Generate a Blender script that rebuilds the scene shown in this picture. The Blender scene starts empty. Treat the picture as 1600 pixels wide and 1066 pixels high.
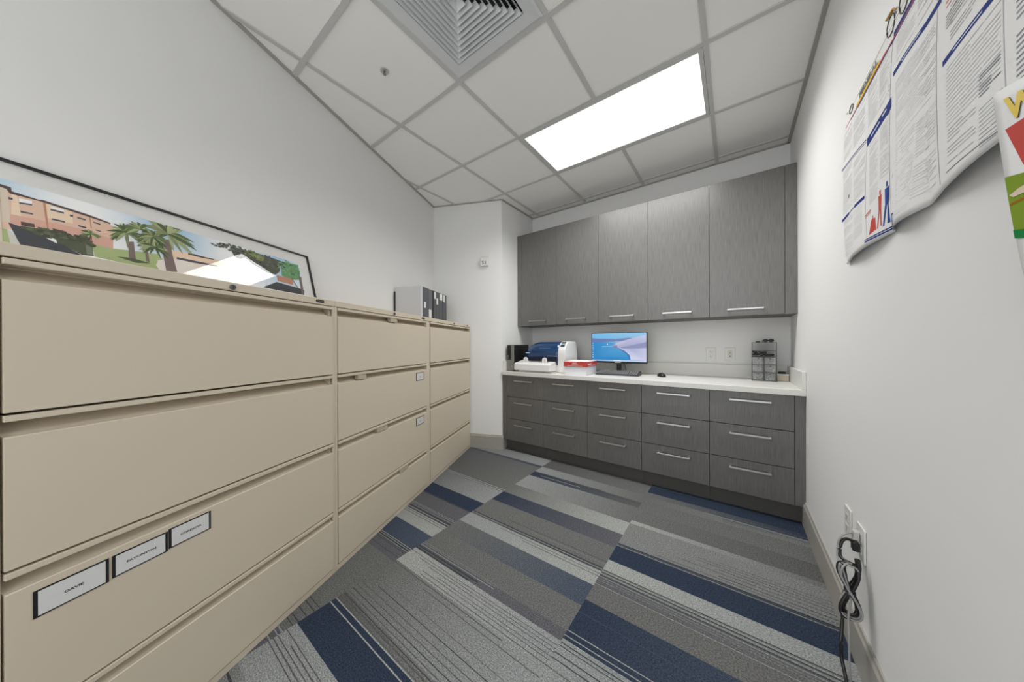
import bpy, bmesh, math, random
from mathutils import Vector, Matrix
random.seed(7)
SC = bpy.context.scene
COL = SC.collection
PI = math.pi
# ------------------------------------------------------------------ camera, world, exposure
CAM_H = 1.1469
YAW, PITCH, ROLL, FPX = 0.6328, -0.0016, -0.0032, 468.67
cd = bpy.data.cameras.new('camera'); cam = bpy.data.objects.new('camera', cd); COL.objects.link(cam)
cd.sensor_fit = 'HORIZONTAL'; cd.sensor_width = 36.0; cd.lens = FPX / 1600 * 36.0
cd.shift_x = (800 - 803.64) / 1600; cd.shift_y = (539.84 - 533) / 1600
cd.clip_start = 0.02; cd.clip_end = 50
_r = Vector((math.cos(YAW), math.sin(YAW), 0)); _f0 = Vector((-math.sin(YAW), math.cos(YAW), 0)); _z = Vector((0, 0, 1))
_f = _f0 * math.cos(PITCH) + _z * math.sin(PITCH); _u = _z * math.cos(PITCH) - _f0 * math.sin(PITCH)
_R = _r * math.cos(ROLL) + _u * math.sin(ROLL); _U = _u * math.cos(ROLL) - _r * math.sin(ROLL)
m = Matrix.Identity(4)
for i in range(3):
    m[i][0] = _R[i]; m[i][1] = _U[i]; m[i][2] = -_f[i]
m[0][3], m[1][3], m[2][3] = 0, 0, CAM_H
cam.matrix_world = m
SC.camera = cam
W = bpy.data.worlds.new('world'); SC.world = W; W.use_nodes = True
W.node_tree.nodes['Background'].inputs[0].default_value = (0.97, 0.98, 1.0, 1)
W.node_tree.nodes['Background'].inputs[1].default_value = 1.32
SC.view_settings.view_transform = 'Standard'; SC.view_settings.look = 'None'
SC.view_settings.gamma = 1.0; SC.view_settings.use_curve_mapping = False
SC.view_settings.exposure = 0.78
LAMP = 0.50         # radiance of the ceiling light diffusers
# the tubes of the ceiling troffer: light leaves the lens mostly downward
TROF = bpy.data.lights.new('troffer_light', 'AREA'); TROF.shape = 'RECTANGLE'; TROF.size = 1.14; TROF.size_y = 0.53; TROF.energy = 16.5; TROF.color = (1.0, 0.99, 0.97); TROF.spread = math.radians(147)
TROF_O = bpy.data.objects.new('troffer_light', TROF); COL.objects.link(TROF_O); TROF_O.location = (-1.949 + 2 * 0.6096, 0.6626 + 2.5 * 0.6096, 2.7403 - 0.0035)
# ------------------------------------------------------------------ room numbers (metres)
XR, XL, YB, YU, YW, HC, YF = 0.3605, -2.0636, 2.5904, 2.878, 3.2115, 2.7403, -0.80
TH = -0.4152
DL, DC, SS = 1.6615, 1.213, 3.1945
D = Vector((math.sin(TH), math.cos(TH), 0)); M = Vector((-math.cos(TH), math.sin(TH), 0))
ROT = math.atan2(D.y, D.x)
def LW(s, d, z=0): return D * s + M * d + Vector((0, 0, z))
T = 0.6096; GX, GY = -1.949, 0.6626
# ------------------------------------------------------------------ materials
def srgb(r, g, b):
    f = lambda c: (c / 255 / 12.92) if c <= 10.3 else ((c / 255 + 0.055) / 1.055) ** 2.4
    return (f(r), f(g), f(b), 1)
MATS = {}
def mat(name, col, rough=0.5, metal=0.0, spec=0.5, emit=None, strength=0, trans=0, coat=0, noise=None, bump=None, alpha=1):
    if name in MATS: return MATS[name]
    mt = bpy.data.materials.new(name); mt.use_nodes = True; MATS[name] = mt
    nt = mt.node_tree; b = nt.nodes['Principled BSDF']
    b.inputs['Base Color'].default_value = col; b.inputs['Roughness'].default_value = rough
    b.inputs['Metallic'].default_value = metal; b.inputs['Specular IOR Level'].default_value = spec
    b.inputs['Transmission Weight'].default_value = trans; b.inputs['Coat Weight'].default_value = coat
    b.inputs['Alpha'].default_value = alpha
    if emit: b.inputs['Emission Color'].default_value = emit; b.inputs['Emission Strength'].default_value = strength
    tc = nt.nodes.new('ShaderNodeTexCoord')
    def nz(scale, detail, vec=(1, 1, 1)):
        mp = nt.nodes.new('ShaderNodeMapping'); mp.inputs['Scale'].default_value = vec
        nt.links.new(tc.outputs['Object'], mp.inputs[0])
        n = nt.nodes.new('ShaderNodeTexNoise'); n.inputs['Scale'].default_value = scale; n.inputs['Detail'].default_value = detail
        nt.links.new(mp.outputs[0], n.inputs['Vector']); return n
    if noise:   # (scale, vec, dark, light)
        sc_, vec, c0, c1 = noise
        n = nz(sc_, 4, vec); r = nt.nodes.new('ShaderNodeValToRGB')
        r.color_ramp.elements[0].position = 0.3; r.color_ramp.elements[1].position = 0.7
        r.color_ramp.elements[0].color = c0; r.color_ramp.elements[1].color = c1
        nt.links.new(n.outputs['Fac'], r.inputs[0]); nt.links.new(r.outputs[0], b.inputs['Base Color'])
    if bump:    # (scale, vec, strength, distance)
        sc_, vec, st, di = bump
        n = nz(sc_, 3, vec); bp = nt.nodes.new('ShaderNodeBump'); bp.inputs['Strength'].default_value = st; bp.inputs['Distance'].default_value = di
        nt.links.new(n.outputs['Fac'], bp.inputs['Height']); nt.links.new(bp.outputs[0], b.inputs['Normal'])
    return mt
def sc4(c, k): return (c[0] * k, c[1] * k, c[2] * k, 1)
wall_m = mat('wall_paint', (0.80, 0.80, 0.79, 1), 0.6, spec=0.3, bump=(260, (1, 1, 1), 0.08, 0.001))
ceil_m = mat('ceiling_tile', (0.9, 0.895, 0.87, 1), 0.9, spec=0.1, bump=(500, (1, 1, 1), 0.15, 0.001))
grid_m = mat('ceiling_grid_metal', (0.56, 0.56, 0.55, 1), 0.45)
base_m = mat('baseboard_vinyl', (0.36, 0.345, 0.31, 1), 0.5)
file_m = mat('file_cabinet_enamel', (0.65, 0.57, 0.45, 1), 0.38, spec=0.45)
filein_m = mat('file_cabinet_inner', (0.46, 0.40, 0.31, 1), 0.45)
gap_m = mat('gap_dark', (0.03, 0.026, 0.02, 1), 0.8)
lam_m = mat('grey_laminate', (0.12, 0.12, 0.115, 1), 0.30, spec=0.6, noise=(5, (70, 70, 1.6), (0.098, 0.096, 0.092, 1), (0.172, 0.169, 0.163, 1)), bump=(6, (120, 120, 1.5), 0.12, 0.0006))
lamin_m = mat('laminate_core', (0.06, 0.06, 0.057, 1), 0.6)
toe_m = mat('toe_kick_laminate', (0.075, 0.072, 0.068, 1), 0.5)
steel_m = mat('brushed_steel', (0.58, 0.58, 0.57, 1), 0.33, metal=1.0)
dsteel_m = mat('dark_chrome', (0.25, 0.25, 0.26, 1), 0.2, metal=1.0)
top_m = mat('countertop_white', (0.72, 0.72, 0.68, 1), 0.35, noise=(350, (1, 1, 1), (0.66, 0.66, 0.625, 1), (0.76, 0.76, 0.72, 1)))
blk_m = mat('black_plastic', (0.012, 0.012, 0.013, 1), 0.35)
blkm_m = mat('black_matte', (0.02, 0.02, 0.02, 1), 0.7)
dgrey_m = mat('dark_grey_plastic', (0.035, 0.036, 0.04, 1), 0.45)
grey_m = mat('grey_plastic', (0.2, 0.195, 0.18, 1), 0.4)
wht_m = mat('white_plastic', (0.78, 0.78, 0.77, 1), 0.35)
pap_m = mat('white_paper', (0.8, 0.8, 0.79, 1), 0.8, spec=0.1)
lav_m = mat('copy_paper_edges', (0.74, 0.74, 0.78, 1), 0.8, noise=(60, (1, 1, 90), (0.68, 0.68, 0.72, 1), (0.78, 0.78, 0.82, 1)))
blue_m = mat('navy_gloss_plastic', (0.004, 0.036, 0.115, 1), 0.15, coat=0.5)
dblue_m = mat('scanner_slot_dark', (0.004, 0.008, 0.025, 1), 0.3)
red_m = mat('red_print', (0.52, 0.045, 0.03, 1), 0.5)
ink_m = mat('black_ink', (0.02, 0.02, 0.02, 1), 0.6)
vent_m = mat('diffuser_metal', (0.64, 0.66, 0.67, 1), 0.45)
key_m = mat('key_caps', (0.17, 0.17, 0.18, 1), 0.4)
outl_m = mat('outlet_plate', (0.72, 0.72, 0.69, 1), 0.3)
acr_m = mat('clear_acrylic', (0.6, 0.62, 0.63, 1), 0.08, spec=0.6, alpha=0.14)
# vertex coloured print / carpet
def attr_mat(name, rough, noise=None, spec=0.3):
    mt = bpy.data.materials.new(name); mt.use_nodes = True; nt = mt.node_tree; b = nt.nodes['Principled BSDF']
    b.inputs['Roughness'].default_value = rough; b.inputs['Specular IOR Level'].default_value = spec
    a = nt.nodes.new('ShaderNodeVertexColor'); a.layer_name = 'Col'
    src = a.outputs['Color']
    if noise:
        tc = nt.nodes.new('ShaderNodeTexCoord'); prev = None
        for sc_, vec, lo, hi in noise:
            mp = nt.nodes.new('ShaderNodeMapping'); mp.inputs['Scale'].default_value = vec
            nt.links.new(tc.outputs['Object'], mp.inputs[0])
            n = nt.nodes.new('ShaderNodeTexNoise'); n.inputs['Scale'].default_value = sc_; n.inputs['Detail'].default_value = 2
            nt.links.new(mp.outputs[0], n.inputs['Vector'])
            mr = nt.nodes.new('ShaderNodeMapRange'); mr.inputs['From Min'].default_value = 0.3; mr.inputs['From Max'].default_value = 0.7
            mr.inputs['To Min'].default_value = lo; mr.inputs['To Max'].default_value = hi
            nt.links.new(n.outputs['Fac'], mr.inputs['Value'])
            mx = nt.nodes.new('ShaderNodeVectorMath'); mx.operation = 'SCALE'
            nt.links.new(src, mx.inputs[0]); nt.links.new(mr.outputs[0], mx.inputs['Scale']); src = mx.outputs[0]
            prev = n
        bp = nt.nodes.new('ShaderNodeBump'); bp.inputs['Strength'].default_value = 0.5; bp.inputs['Distance'].default_value = 0.003
        nt.links.new(prev.outputs['Fac'], bp.inputs['Height']); nt.links.new(bp.outputs[0], b.inputs['Normal'])
    nt.links.new(src, b.inputs['Base Color'])
    return mt
carpet_m = attr_mat('striped_carpet', 0.95, [(9, (2, 55, 1), 0.88, 1.12), (60, (1.5, 9, 1), 0.80, 1.20), (170, (1, 1.5, 1), 0.50, 1.50)], 0.1)
print_m = attr_mat('colour_print', 0.8, None, 0.08)
# ------------------------------------------------------------------ mesh helpers
def B(): return bmesh.new()
def box(bm, x0, x1, y0, y1, z0, z1, bev=0, mi=0, seg=2):
    vs = [bm.verts.new(p) for p in ((x0, y0, z0), (x1, y0, z0), (x1, y1, z0), (x0, y1, z0), (x0, y0, z1), (x1, y0, z1), (x1, y1, z1), (x0, y1, z1))]
    fs = [bm.faces.new([vs[i] for i in q]) for q in ((3, 2, 1, 0), (4, 5, 6, 7), (0, 1, 5, 4), (1, 2, 6, 5), (2, 3, 7, 6), (3, 0, 4, 7))]
    for f in fs: f.material_index = mi
    if bev:
        es = list({e for f in fs for e in f.edges})
        bmesh.ops.bevel(bm, geom=es, offset=bev, segments=seg, affect='EDGES', profile=0.5, material=mi)
    return vs
def prism(bm, pts, axis, a0, a1, mi=0, bev=0):
    """extrude a 2d outline along an axis. axis 'x': pts=(y,z); 'y': pts=(x,z); 'z': pts=(x,y)"""
    def P(p, a): return {'x': (a, p[0], p[1]), 'y': (p[0], a, p[1]), 'z': (p[0], p[1], a)}[axis]
    A = [bm.verts.new(P(p, a0)) for p in pts]; C = [bm.verts.new(P(p, a1)) for p in pts]; n = len(pts)
    fs = [bm.faces.new(A), bm.faces.new(C[::-1])] + [bm.faces.new((A[i], C[i], C[(i + 1) % n], A[(i + 1) % n])) for i in range(n)]
    for f in fs: f.material_index = mi
    if bev:
        bmesh.ops.bevel(bm, geom=list({e for f in fs for e in f.edges}), offset=bev, segments=2, affect='EDGES', profile=0.5, material=mi)
def cyl(bm, c, r, h, axis='z', n=24, mi=0, r2=None, bev=0):
    mt_ = Matrix.Translation(c) @ {'z': Matrix.Identity(4), 'x': Matrix.Rotation(PI / 2, 4, 'Y'), 'y': Matrix.Rotation(-PI / 2, 4, 'X')}[axis] @ Matrix.Translation((0, 0, h / 2))
    g = bmesh.ops.create_cone(bm, cap_ends=True, segments=n, radius1=r, radius2=r if r2 is None else r2, depth=h, matrix=mt_)
    fs = list({f for v in g['verts'] for f in v.link_faces})
    for f in fs: f.material_index = mi
    if bev:
        es = [e for e in {e for f in fs for e in f.edges} if any(len(f.verts) > 4 for f in e.link_faces)]
        bmesh.ops.bevel(bm, geom=es, offset=bev, segments=2, affect='EDGES', profile=0.5, material=mi)
def tube(bm, pts, r, n=10, mi=0, closed=False):
    pts = [Vector(p) for p in pts]; rings = []; up = Vector((0.13, 0.31, 0.94)).normalized()
    N = len(pts)
    for i, p in enumerate(pts):
        a = pts[(i - 1) % N] if closed or i > 0 else p; b = pts[(i + 1) % N] if closed or i < N - 1 else p
        t = (b - a).normalized()
        s = t.cross(up)
        if s.length < 1e-4: s = t.cross(Vector((1, 0, 0)))
        s.normalize(); w = t.cross(s); up = -w if False else up
        rr = r(i / (N - 1)) if callable(r) else r
        rings.append([bm.verts.new(p + (s * math.cos(2 * PI * k / n) + w * math.sin(2 * PI * k / n)) * rr) for k in range(n)])
    for i in range(N if closed else N - 1):
        A_, C_ = rings[i], rings[(i + 1) % N]
        for k in range(n):
            f = bm.faces.new((A_[k], A_[(k + 1) % n], C_[(k + 1) % n], C_[k])); f.material_index = mi; f.smooth = True
    if not closed:
        bm.faces.new(rings[0]).material_index = mi; bm.faces.new(rings[-1][::-1]).material_index = mi
def smooth_path(pts, k=6):
    P_ = [Vector(p) for p in pts]; out = []
    for i in range(len(P_) - 1):
        a = P_[max(i - 1, 0)]; b = P_[i]; c = P_[i + 1]; d = P_[min(i + 2, len(P_) - 1)]
        for j in range(k):
            t = j / k
            out.append(0.5 * ((2 * b) + (c - a) * t + (2 * a - 5 * b + 4 * c - d) * t * t + (3 * b - a - 3 * c + d) * t ** 3))
    out.append(P_[-1]); return out
def obj(name, bm, mats, parent=None, loc=None, rotz=0, label=None, cat=None, group=None, kind=None, normals=True, smooth=False):
    if normals: bmesh.ops.recalc_face_normals(bm, faces=bm.faces)
    me = bpy.data.meshes.new(name); bm.to_mesh(me); bm.free()
    for mm in (mats if isinstance(mats, (list, tuple)) else [mats]): me.materials.append(mm)
    if smooth:
        for p in me.polygons: p.use_smooth = True
    o = bpy.data.objects.new(name, me); COL.objects.link(o)
    if parent: o.parent = parent
    if loc is not None: o.location = loc
    if rotz: o.rotation_euler = (0, 0, rotz)
    return tag(o, label, cat, group, kind)
def tag(o, label=None, cat=None, group=None, kind=None):
    for k, v in (('label', label), ('category', cat), ('group', group), ('kind', kind)):
        if v: o[k] = v
    return o
def thing(name, label, cat, loc=(0, 0, 0), rotz=0, group=None):
    o = bpy.data.objects.new(name, None); COL.objects.link(o); o.empty_display_size = 0.05
    o.location = loc; o.rotation_euler = (0, 0, rotz)
    return tag(o, label, cat, group)
def struct(name, bm, m_, loc=None, rotz=0):
    return obj(name, bm, m_, loc=loc, rotz=rotz, kind='structure')
def text_mesh(s, size, bold=0.0, align='CENTER', shear=0):
    """flat mesh of a word in the xy plane: list of (verts, faces)"""
    cu = bpy.data.curves.new('lettering', 'FONT'); cu.body = s; cu.size = size; cu.align_x = align; cu.align_y = 'CENTER'; cu.offset = bold; cu.shear = shear
    cu.resolution_u = 3
    o = bpy.data.objects.new('lettering', cu); COL.objects.link(o)
    dg = bpy.context.evaluated_depsgraph_get(); me = bpy.data.meshes.new_from_object(o.evaluated_get(dg))
    vs = [tuple(v.co) for v in me.vertices]; fs = [tuple(p.vertices) for p in me.polygons]
    bpy.data.objects.remove(o); bpy.data.curves.remove(cu); bpy.data.meshes.remove(me)
    return vs, fs
def put_text(bm, s, size, fn, mi=0, bold=0.0, align='CENTER', shear=0):
    vs, fs = text_mesh(s, size, bold, align, shear)
    V = [bm.verts.new(fn(x, y)) for x, y, _ in vs]
    for f in fs:
        try: bm.faces.new([V[i] for i in f]).material_index = mi
        except ValueError: pass
# ------------------------------------------------------------------ the room shell
cs = LW(SS, DL)                                   # left wall / short wall corner
dcv = (XL - D.x * SS) / M.x; cv = LW(SS, dcv)      # outside corner by the base cabinets
sF = (YF - M.y * DL) / D.y; cf = LW(sF, DL)        # left wall / front wall corner
POLY = [(XR, YF), (XR, YW), (XL, YW), (XL, cv.y), (cs.x, cs.y), (cf.x, cf.y)]
TW = 0.10
def wall(name, a, b, ext0=0, ext1=0):
    """wall slab whose room face runs a->b with the room on the right-hand side removed outward (left of a->b is room)"""
    a = Vector(a); b = Vector(b); t = (b - a).normalized(); n = Vector((t.y, -t.x))     # outward
    a = a - t * ext0; b = b + t * ext1
    bm = B(); prism(bm, [tuple(a), tuple(b), tuple(b + n * TW), tuple(a + n * TW)], 'z', 0, HC + 0.12)
    return struct(name, bm, wall_m)
wall('wall_right', POLY[0], POLY[1], 0, 0)
wall('wall_back', POLY[1], POLY[2], TW, TW)
wall('wall_return', POLY[2], POLY[3], 0, -0.0001)
wall('wall_end', POLY[3], POLY[4], 0, TW)
wall('wall_left', POLY[4], POLY[5], 0, 0.0)
# the room stays open behind the camera, so the even world light, added as fill, comes in
# floor slab, carpet
bm = B(); prism(bm, [(-3.1, YF - 0.1), (XR + 0.1, YF - 0.1), (XR + 0.1, YW + 0.1), (-3.1, YW + 0.1)], 'z', -0.1, -0.006)
struct('floor', bm, base_m)
K = 1.0
GR = dict(G=(108, 109, 108), L=(146, 149, 149), N=(50, 60, 77), P=(96, 96, 101), D=(70, 72, 76), W=(160, 163, 160), DG=(94, 94, 94), LG=(127, 129, 128), B=(74, 84, 99), BR=(107, 107, 106))
def cc(k, f=1.0): c = srgb(*GR[k]); return (c[0] * f, c[1] * f, c[2] * f, 1)
x0c, x1c, x2c = -1.46, -0.543, XR
xlc = -2.377
# (far y, near y, colour at the plank's left end, colour at its right end)
CA = [(3.3, 2.61, 'G', 'G'), (2.61, 2.439, 'LG', 'L'), (2.439, 2.40, 'P', 'B'), (2.40, 2.14, 'P', 'G'), (2.14, 1.878, 'DG', 'G'), (1.878, 1.844, 'LG', 'LG'), (1.844, 1.615, 'P', 'L'), (1.615, 1.473, 'N', 'N'),
      (1.473, 1.344, 'DG', 'P'), (1.344, 1.273, 'P', 'P'), (1.273, 1.152, 'LG', 'W'), (1.152, 1.019, 'N', 'B'), (1.019, 0.979, 'D', 'D'), (0.979, 0.90, 'P', 'P'), (0.90, 0.566, 'G', 'G'), (0.566, 0.422, 'DG', 'G'),
      (0.422, 0.33, 'D', 'P'), (0.33, 0.1, 'P', 'P'), (0.1, -0.3, 'G', 'L'), (-0.3, -0.5, 'N', 'N'), (-0.5, -1.1, 'L', 'G'), (-1.1, -1.9, 'G', 'P')]
CB = [(3.3, 2.427, 'DG', 'G'), (2.427, 2.297, 'L', 'G'), (2.297, 2.208, 'N', 'DG'), (2.208, 1.99, 'L', 'G'), (1.99, 1.842, 'G', 'W'), (1.842, 1.701, 'N', 'P'), (1.701, 1.506, 'G', 'G'), (1.506, 1.48, 'P', 'P'),
      (1.48, 1.372, 'L', 'W'), (1.372, 1.235, 'G', 'B'), (1.235, 1.09, 'G', 'G'), (1.09, 1.039, 'P', 'P'), (1.039, 0.918, 'W', 'L'), (0.918, 0.66, 'G', 'L'), (0.66, 0.619, 'DG', 'LG'), (0.619, 0.465, 'N', 'N'),
      (0.465, 0.28, 'L', 'L'), (0.28, 0.1, 'LG', 'L'), (0.1, -0.1, 'DG', 'G'), (-0.1, -0.25, 'N', 'P'), (-0.25, -0.8, 'G', 'L'), (-0.8, -0.95, 'W', 'L'), (-0.95, -1.9, 'P', 'G')]
CC = [(3.3, 2.66, 'P', 'N'), (2.66, 2.60, 'B', 'N'), (2.60, 2.484, 'N', 'N'), (2.484, 2.416, 'G', 'N'), (2.416, 2.336, 'G', 'LG'), (2.336, 2.179, 'G', 'G'), (2.179, 2.03, 'G', 'DG'), (2.03, 1.99, 'W', 'G'), (1.99, 1.749, 'LG', 'LG'), (1.749, 1.722, 'P', 'D'),
      (1.722, 1.585, 'N', 'N'), (1.585, 1.499, 'W', 'L'), (1.499, 1.454, 'LG', 'LG'), (1.454, 1.391, 'P', 'G'), (1.391, 1.276, 'BR', 'BR'), (1.276, 1.05, 'N', 'B'), (1.05, 0.965, 'L', 'L'), (0.965, 0.7, 'L', 'LG'),
      (0.7, 0.5, 'G', 'P'), (0.5, 0.35, 'N', 'N'), (0.35, -0.1, 'P', 'L'), (-0.1, -0.3, 'W', 'G'), (-0.3, -1.9, 'G', 'P')]
# thin yarn lines: (y, width, colour, from, to) with from/to as fractions of the plank length
LA = [(2.405, .008, 'D', 0, 1), (1.874, .004, 'D', 0, 1), (1.862, .004, 'W', 0, 1), (1.852, .005, 'D', 0, 1), (1.842, .004, 'W', .3, 1), (1.83, .003, 'D', .4, 1), (1.48, .008, 'D', 0, 1), (1.34, .003, 'L', .2, 1), (1.328, .003, 'L', .3, 1), (1.31, .004, 'LG', .2, 1),
      (1.296, .012, 'D', .1, 1), (1.284, .004, 'W', .1, 1), (1.272, .007, 'D', .1, 1), (1.255, .003, 'D', .2, 1), (1.238, .003, 'D', .2, 1), (1.012, .004, 'W', 0, 1), (1.0, .004, 'L', 0, 1), (.985, .004, 'L', .1, 1), (.97, .003, 'D', .3, 1), (.93, .003, 'D', 0, 1), (.55, .003, 'D', 0, 1), (.53, .004, 'D', 0, 1), (.50, .003, 'D', .2, 1), (.47, .004, 'D', 0, 1), (.45, .003, 'D', 0, 1), (.415, .006, 'L', 0, 1), (.40, .004, 'L', 0, 1), (.375, .004, 'L', 0, 1)]
LB = [(2.30, .006, 'D', 0, .7), (2.272, .006, 'D', 0, 1), (2.25, .006, 'L', .1, .5), (2.225, .004, 'B', 0, .8), (2.19, .004, 'L', 0, .6), (1.56, .003, 'D', .3, 1), (1.54, .004, 'LG', .5, 1), (1.505, .008, 'D', 0, 1), (1.495, .004, 'L', 0, 1), (1.486, .006, 'D', .3, 1), (1.46, .003, 'D', .3, 1), (1.44, .003, 'D', .5, 1),
      (1.10, .003, 'LG', 0, .6), (1.088, .003, 'LG', 0, .6), (1.075, .004, 'L', 0, .6), (1.06, .010, 'D', 0, .5), (1.043, .010, 'D', 0, .45), (1.015, .0028, 'P', 0, 1), (1.0, .0028, 'P', .1, 1), (.985, .0028, 'P', .2, 1), (.965, .0028, 'P', .3, 1), (.95, .0028, 'P', .2, 1), (.93, .003, 'DG', .2, 1), (.905, .004, 'DG', 0, .8), (.88, .003, 'DG', .3, 1), (.80, .002, 'DG', .2, .9), (.765, .003, 'D', .1, 1), (.735, .0028, 'DG', 0, 1), (.712, .0028, 'DG', 0, 1), (.69, .003, 'D', 0, 1), (.67, .0028, 'DG', 0, 1), (.652, .003, 'D', 0, 1), (.64, .006, 'DG', 0, 1),
      (.624, .0028, 'DG', 0, 1), (.617, .0045, 'W', 0, 1), (.592, .0045, 'W', 0, 1), (.43, .003, 'DG', 0, .8), (.415, .004, 'DG', .1, .9), (.40, .003, 'DG', 0, 1), (.385, .004, 'DG', 0, 1), (.37, .003, 'DG', 0, 1), (.249, .007, 'D', 0, 1), (.215, .006, 'D', 0, 1)]
LC = [(2.44, .005, 'P', .3, 1), (2.41, .004, 'L', .4, 1), (2.395, .004, 'N', .5, 1), (2.38, .004, 'D', .5, 1), (2.36, .003, 'DG', .5, 1), (2.34, .003, 'DG', .6, 1), (1.90, .003, 'DG', .5, 1), (1.88, .003, 'DG', .4, 1), (1.86, .004, 'DG', .4, 1), (1.84, .003, 'D', .5, 1), (1.815, .004, 'DG', .3, 1), (1.79, .004, 'D', .5, 1), (1.77, .004, 'DG', .2, 1),
      (1.748, .007, 'N', 0, 1), (1.737, .006, 'D', 0, 1), (1.728, .0035, 'L', 0, 1), (1.497, .005, 'D', 0, 1), (1.485, .004, 'W', 0, 1), (1.477, .006, 'D', 0, 1), (1.466, .004, 'L', 0, 1), (1.457, .006, 'D', 0, 1), (1.445, .004, 'L', 0, 1), (1.43, .003, 'LG', 0, 1), (1.418, .003, 'LG', 0, 1), (1.391, .0035, 'L', 0, 1), (1.2, .002, 'B', 0, 1),
      (1.096, .004, 'W', 0, 1), (1.071, .004, 'W', 0, 1), (1.052, .004, 'W', 0, 1), (1.036, .004, 'D', 0, 1), (1.022, .003, 'D', 0, 1), (.99, .004, 'D', 0, 1), (.967, .004, 'D', 0, 1), (.93, .003, 'DG', 0, 1)]
bm = B(); cl = bm.loops.layers.float_color.new('Col')
def carpet_quad(xa, xb, ya, yb, z, ca, cb):
    vs = [bm.verts.new(p) for p in ((xa, yb, z), (xb, yb, z), (xb, ya, z), (xa, ya, z))]
    f = bm.faces.new(vs)
    for lp, c in zip(f.loops, (ca, cb, cb, ca)): lp[cl] = c
CK = 0.9
def lin(k):
    c = srgb(*GR[k]); return (c[0] * CK, c[1] * CK, c[2] * CK, 1)
for bands, lines, xa, xb in ((CA, LA, xlc, x0c), (CB, LB, x0c, x1c), (CC, LC, x1c, x2c + 0.05), ([(3.3, 2.2, 'G', 'G'), (2.2, 0, 'P', 'G'), (0, -1.9, 'G', 'G')], [], -3.1, xlc)):
    for ya, yb, a, b in bands: carpet_quad(xa, xb, ya, yb, 0.0, lin(a), lin(b))
    for y, w, c, fa, fb in lines:
        carpet_quad(xa + (xb - xa) * fa, xa + (min(xb, XR + .01) - xa) * fb, y + w / 2, y - w / 2, 0.0004, lin(c), lin(c))
struct('floor', bm, carpet_m)
# ceiling: slab, tees and wall angle
bm = B(); prism(bm, [(cs.x - 0.3, YF - 0.1), (XR + 0.1, YF - 0.1), (XR + 0.1, YW + 0.1), (cs.x - 0.3, YW + 0.1)], 'z', HC + 0.006, HC + 0.11)
VX0, VX1, VY0, VY1 = GX + T, GX + 2 * T, GY, GY + T      # diffuser cell
struct('ceiling', bm, ceil_m)
def inside(p):
    c = False; n = len(POLY)
    for i in range(n):
        (xa, ya), (xb, yb) = POLY[i], POLY[(i + 1) % n]
        if (ya > p[1]) != (yb > p[1]) and p[0] < (xb - xa) * (p[1] - ya) / (yb - ya) + xa: c = not c
    return c
bm = B()
def runs(f, lo, hi, st=0.004):
    out = []; a = None; t = lo
    while t <= hi:
        if inside(f(t)):
            if a is None: a = t
            e = t
        elif a is not None: out.append((a, e)); a = None
        t += st
    if a is not None: out.append((a, e))
    return out
g0, gz = 0.0125, HC - 0.001
for i in range(-3, 5):
    x = GX + i * T
    for a, b in runs(lambda t: (x, t), YF, YW): box(bm, x - g0, x + g0, a - 0.01, b + 0.01, gz, HC + 0.006)
for j in range(-5, 6):
    y = GY + j * T
    for a, b in runs(lambda t: (t, y), -3.0, XR): box(bm, a - 0.01, b + 0.01, y - g0, y + g0, gz - 0.0004, HC + 0.006)
struct('ceiling_grid', bm, grid_m).name = 'trim_1'
bm = B()
for i in range(6):
    a = Vector(POLY[i]); b = Vector(POLY[(i + 1) % 6]); t = (b - a).normalized(); n = Vector((-t.y, t.x)) * 0.02
    prism(bm, [tuple(a), tuple(b), tuple(b + n), tuple(a + n)], 'z', gz - 0.001, HC + 0.006)
angle_m = mat('wall_angle_metal', (0.40, 0.385, 0.35, 1), 0.5)
struct('wall_angle', bm, angle_m).name = 'trim_2'
# baseboards
def baseboard(name, a, b, h=0.153, th=0.013, e0=0, e1=0):
    a = Vector(a); b = Vector(b); t = (b - a).normalized(); a = a - t * e0; b = b + t * e1; n = Vector((-t.y, t.x))
    L = (b - a).length
    bm = B(); prism(bm, [(0, 0), (th, 0), (th, h - 0.02), (th - 0.005, h - 0.012), (th - 0.007, h), (0, h)], 'x', 0, L)
    # local: x along the wall, y away from it
    o = struct(name, bm, base_m); o.matrix_world = Matrix(((t.x, n.x, 0, a.x), (t.y, n.y, 0, a.y), (0, 0, 1, 0), (0, 0, 0, 1)))
    return o
baseboard('baseboard_right', POLY[0], (XR, 2.64))
baseboard('baseboard_end', (POLY[3][0], POLY[3][1]), tuple(LW(SS, DC + 0.004).xy), e0=0.013)
baseboard('baseboard_return', (XL, 2.72), POLY[3], e1=0.0)
baseboard('baseboard_left', tuple(LW(0.33, DL).xy), POLY[5])
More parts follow.
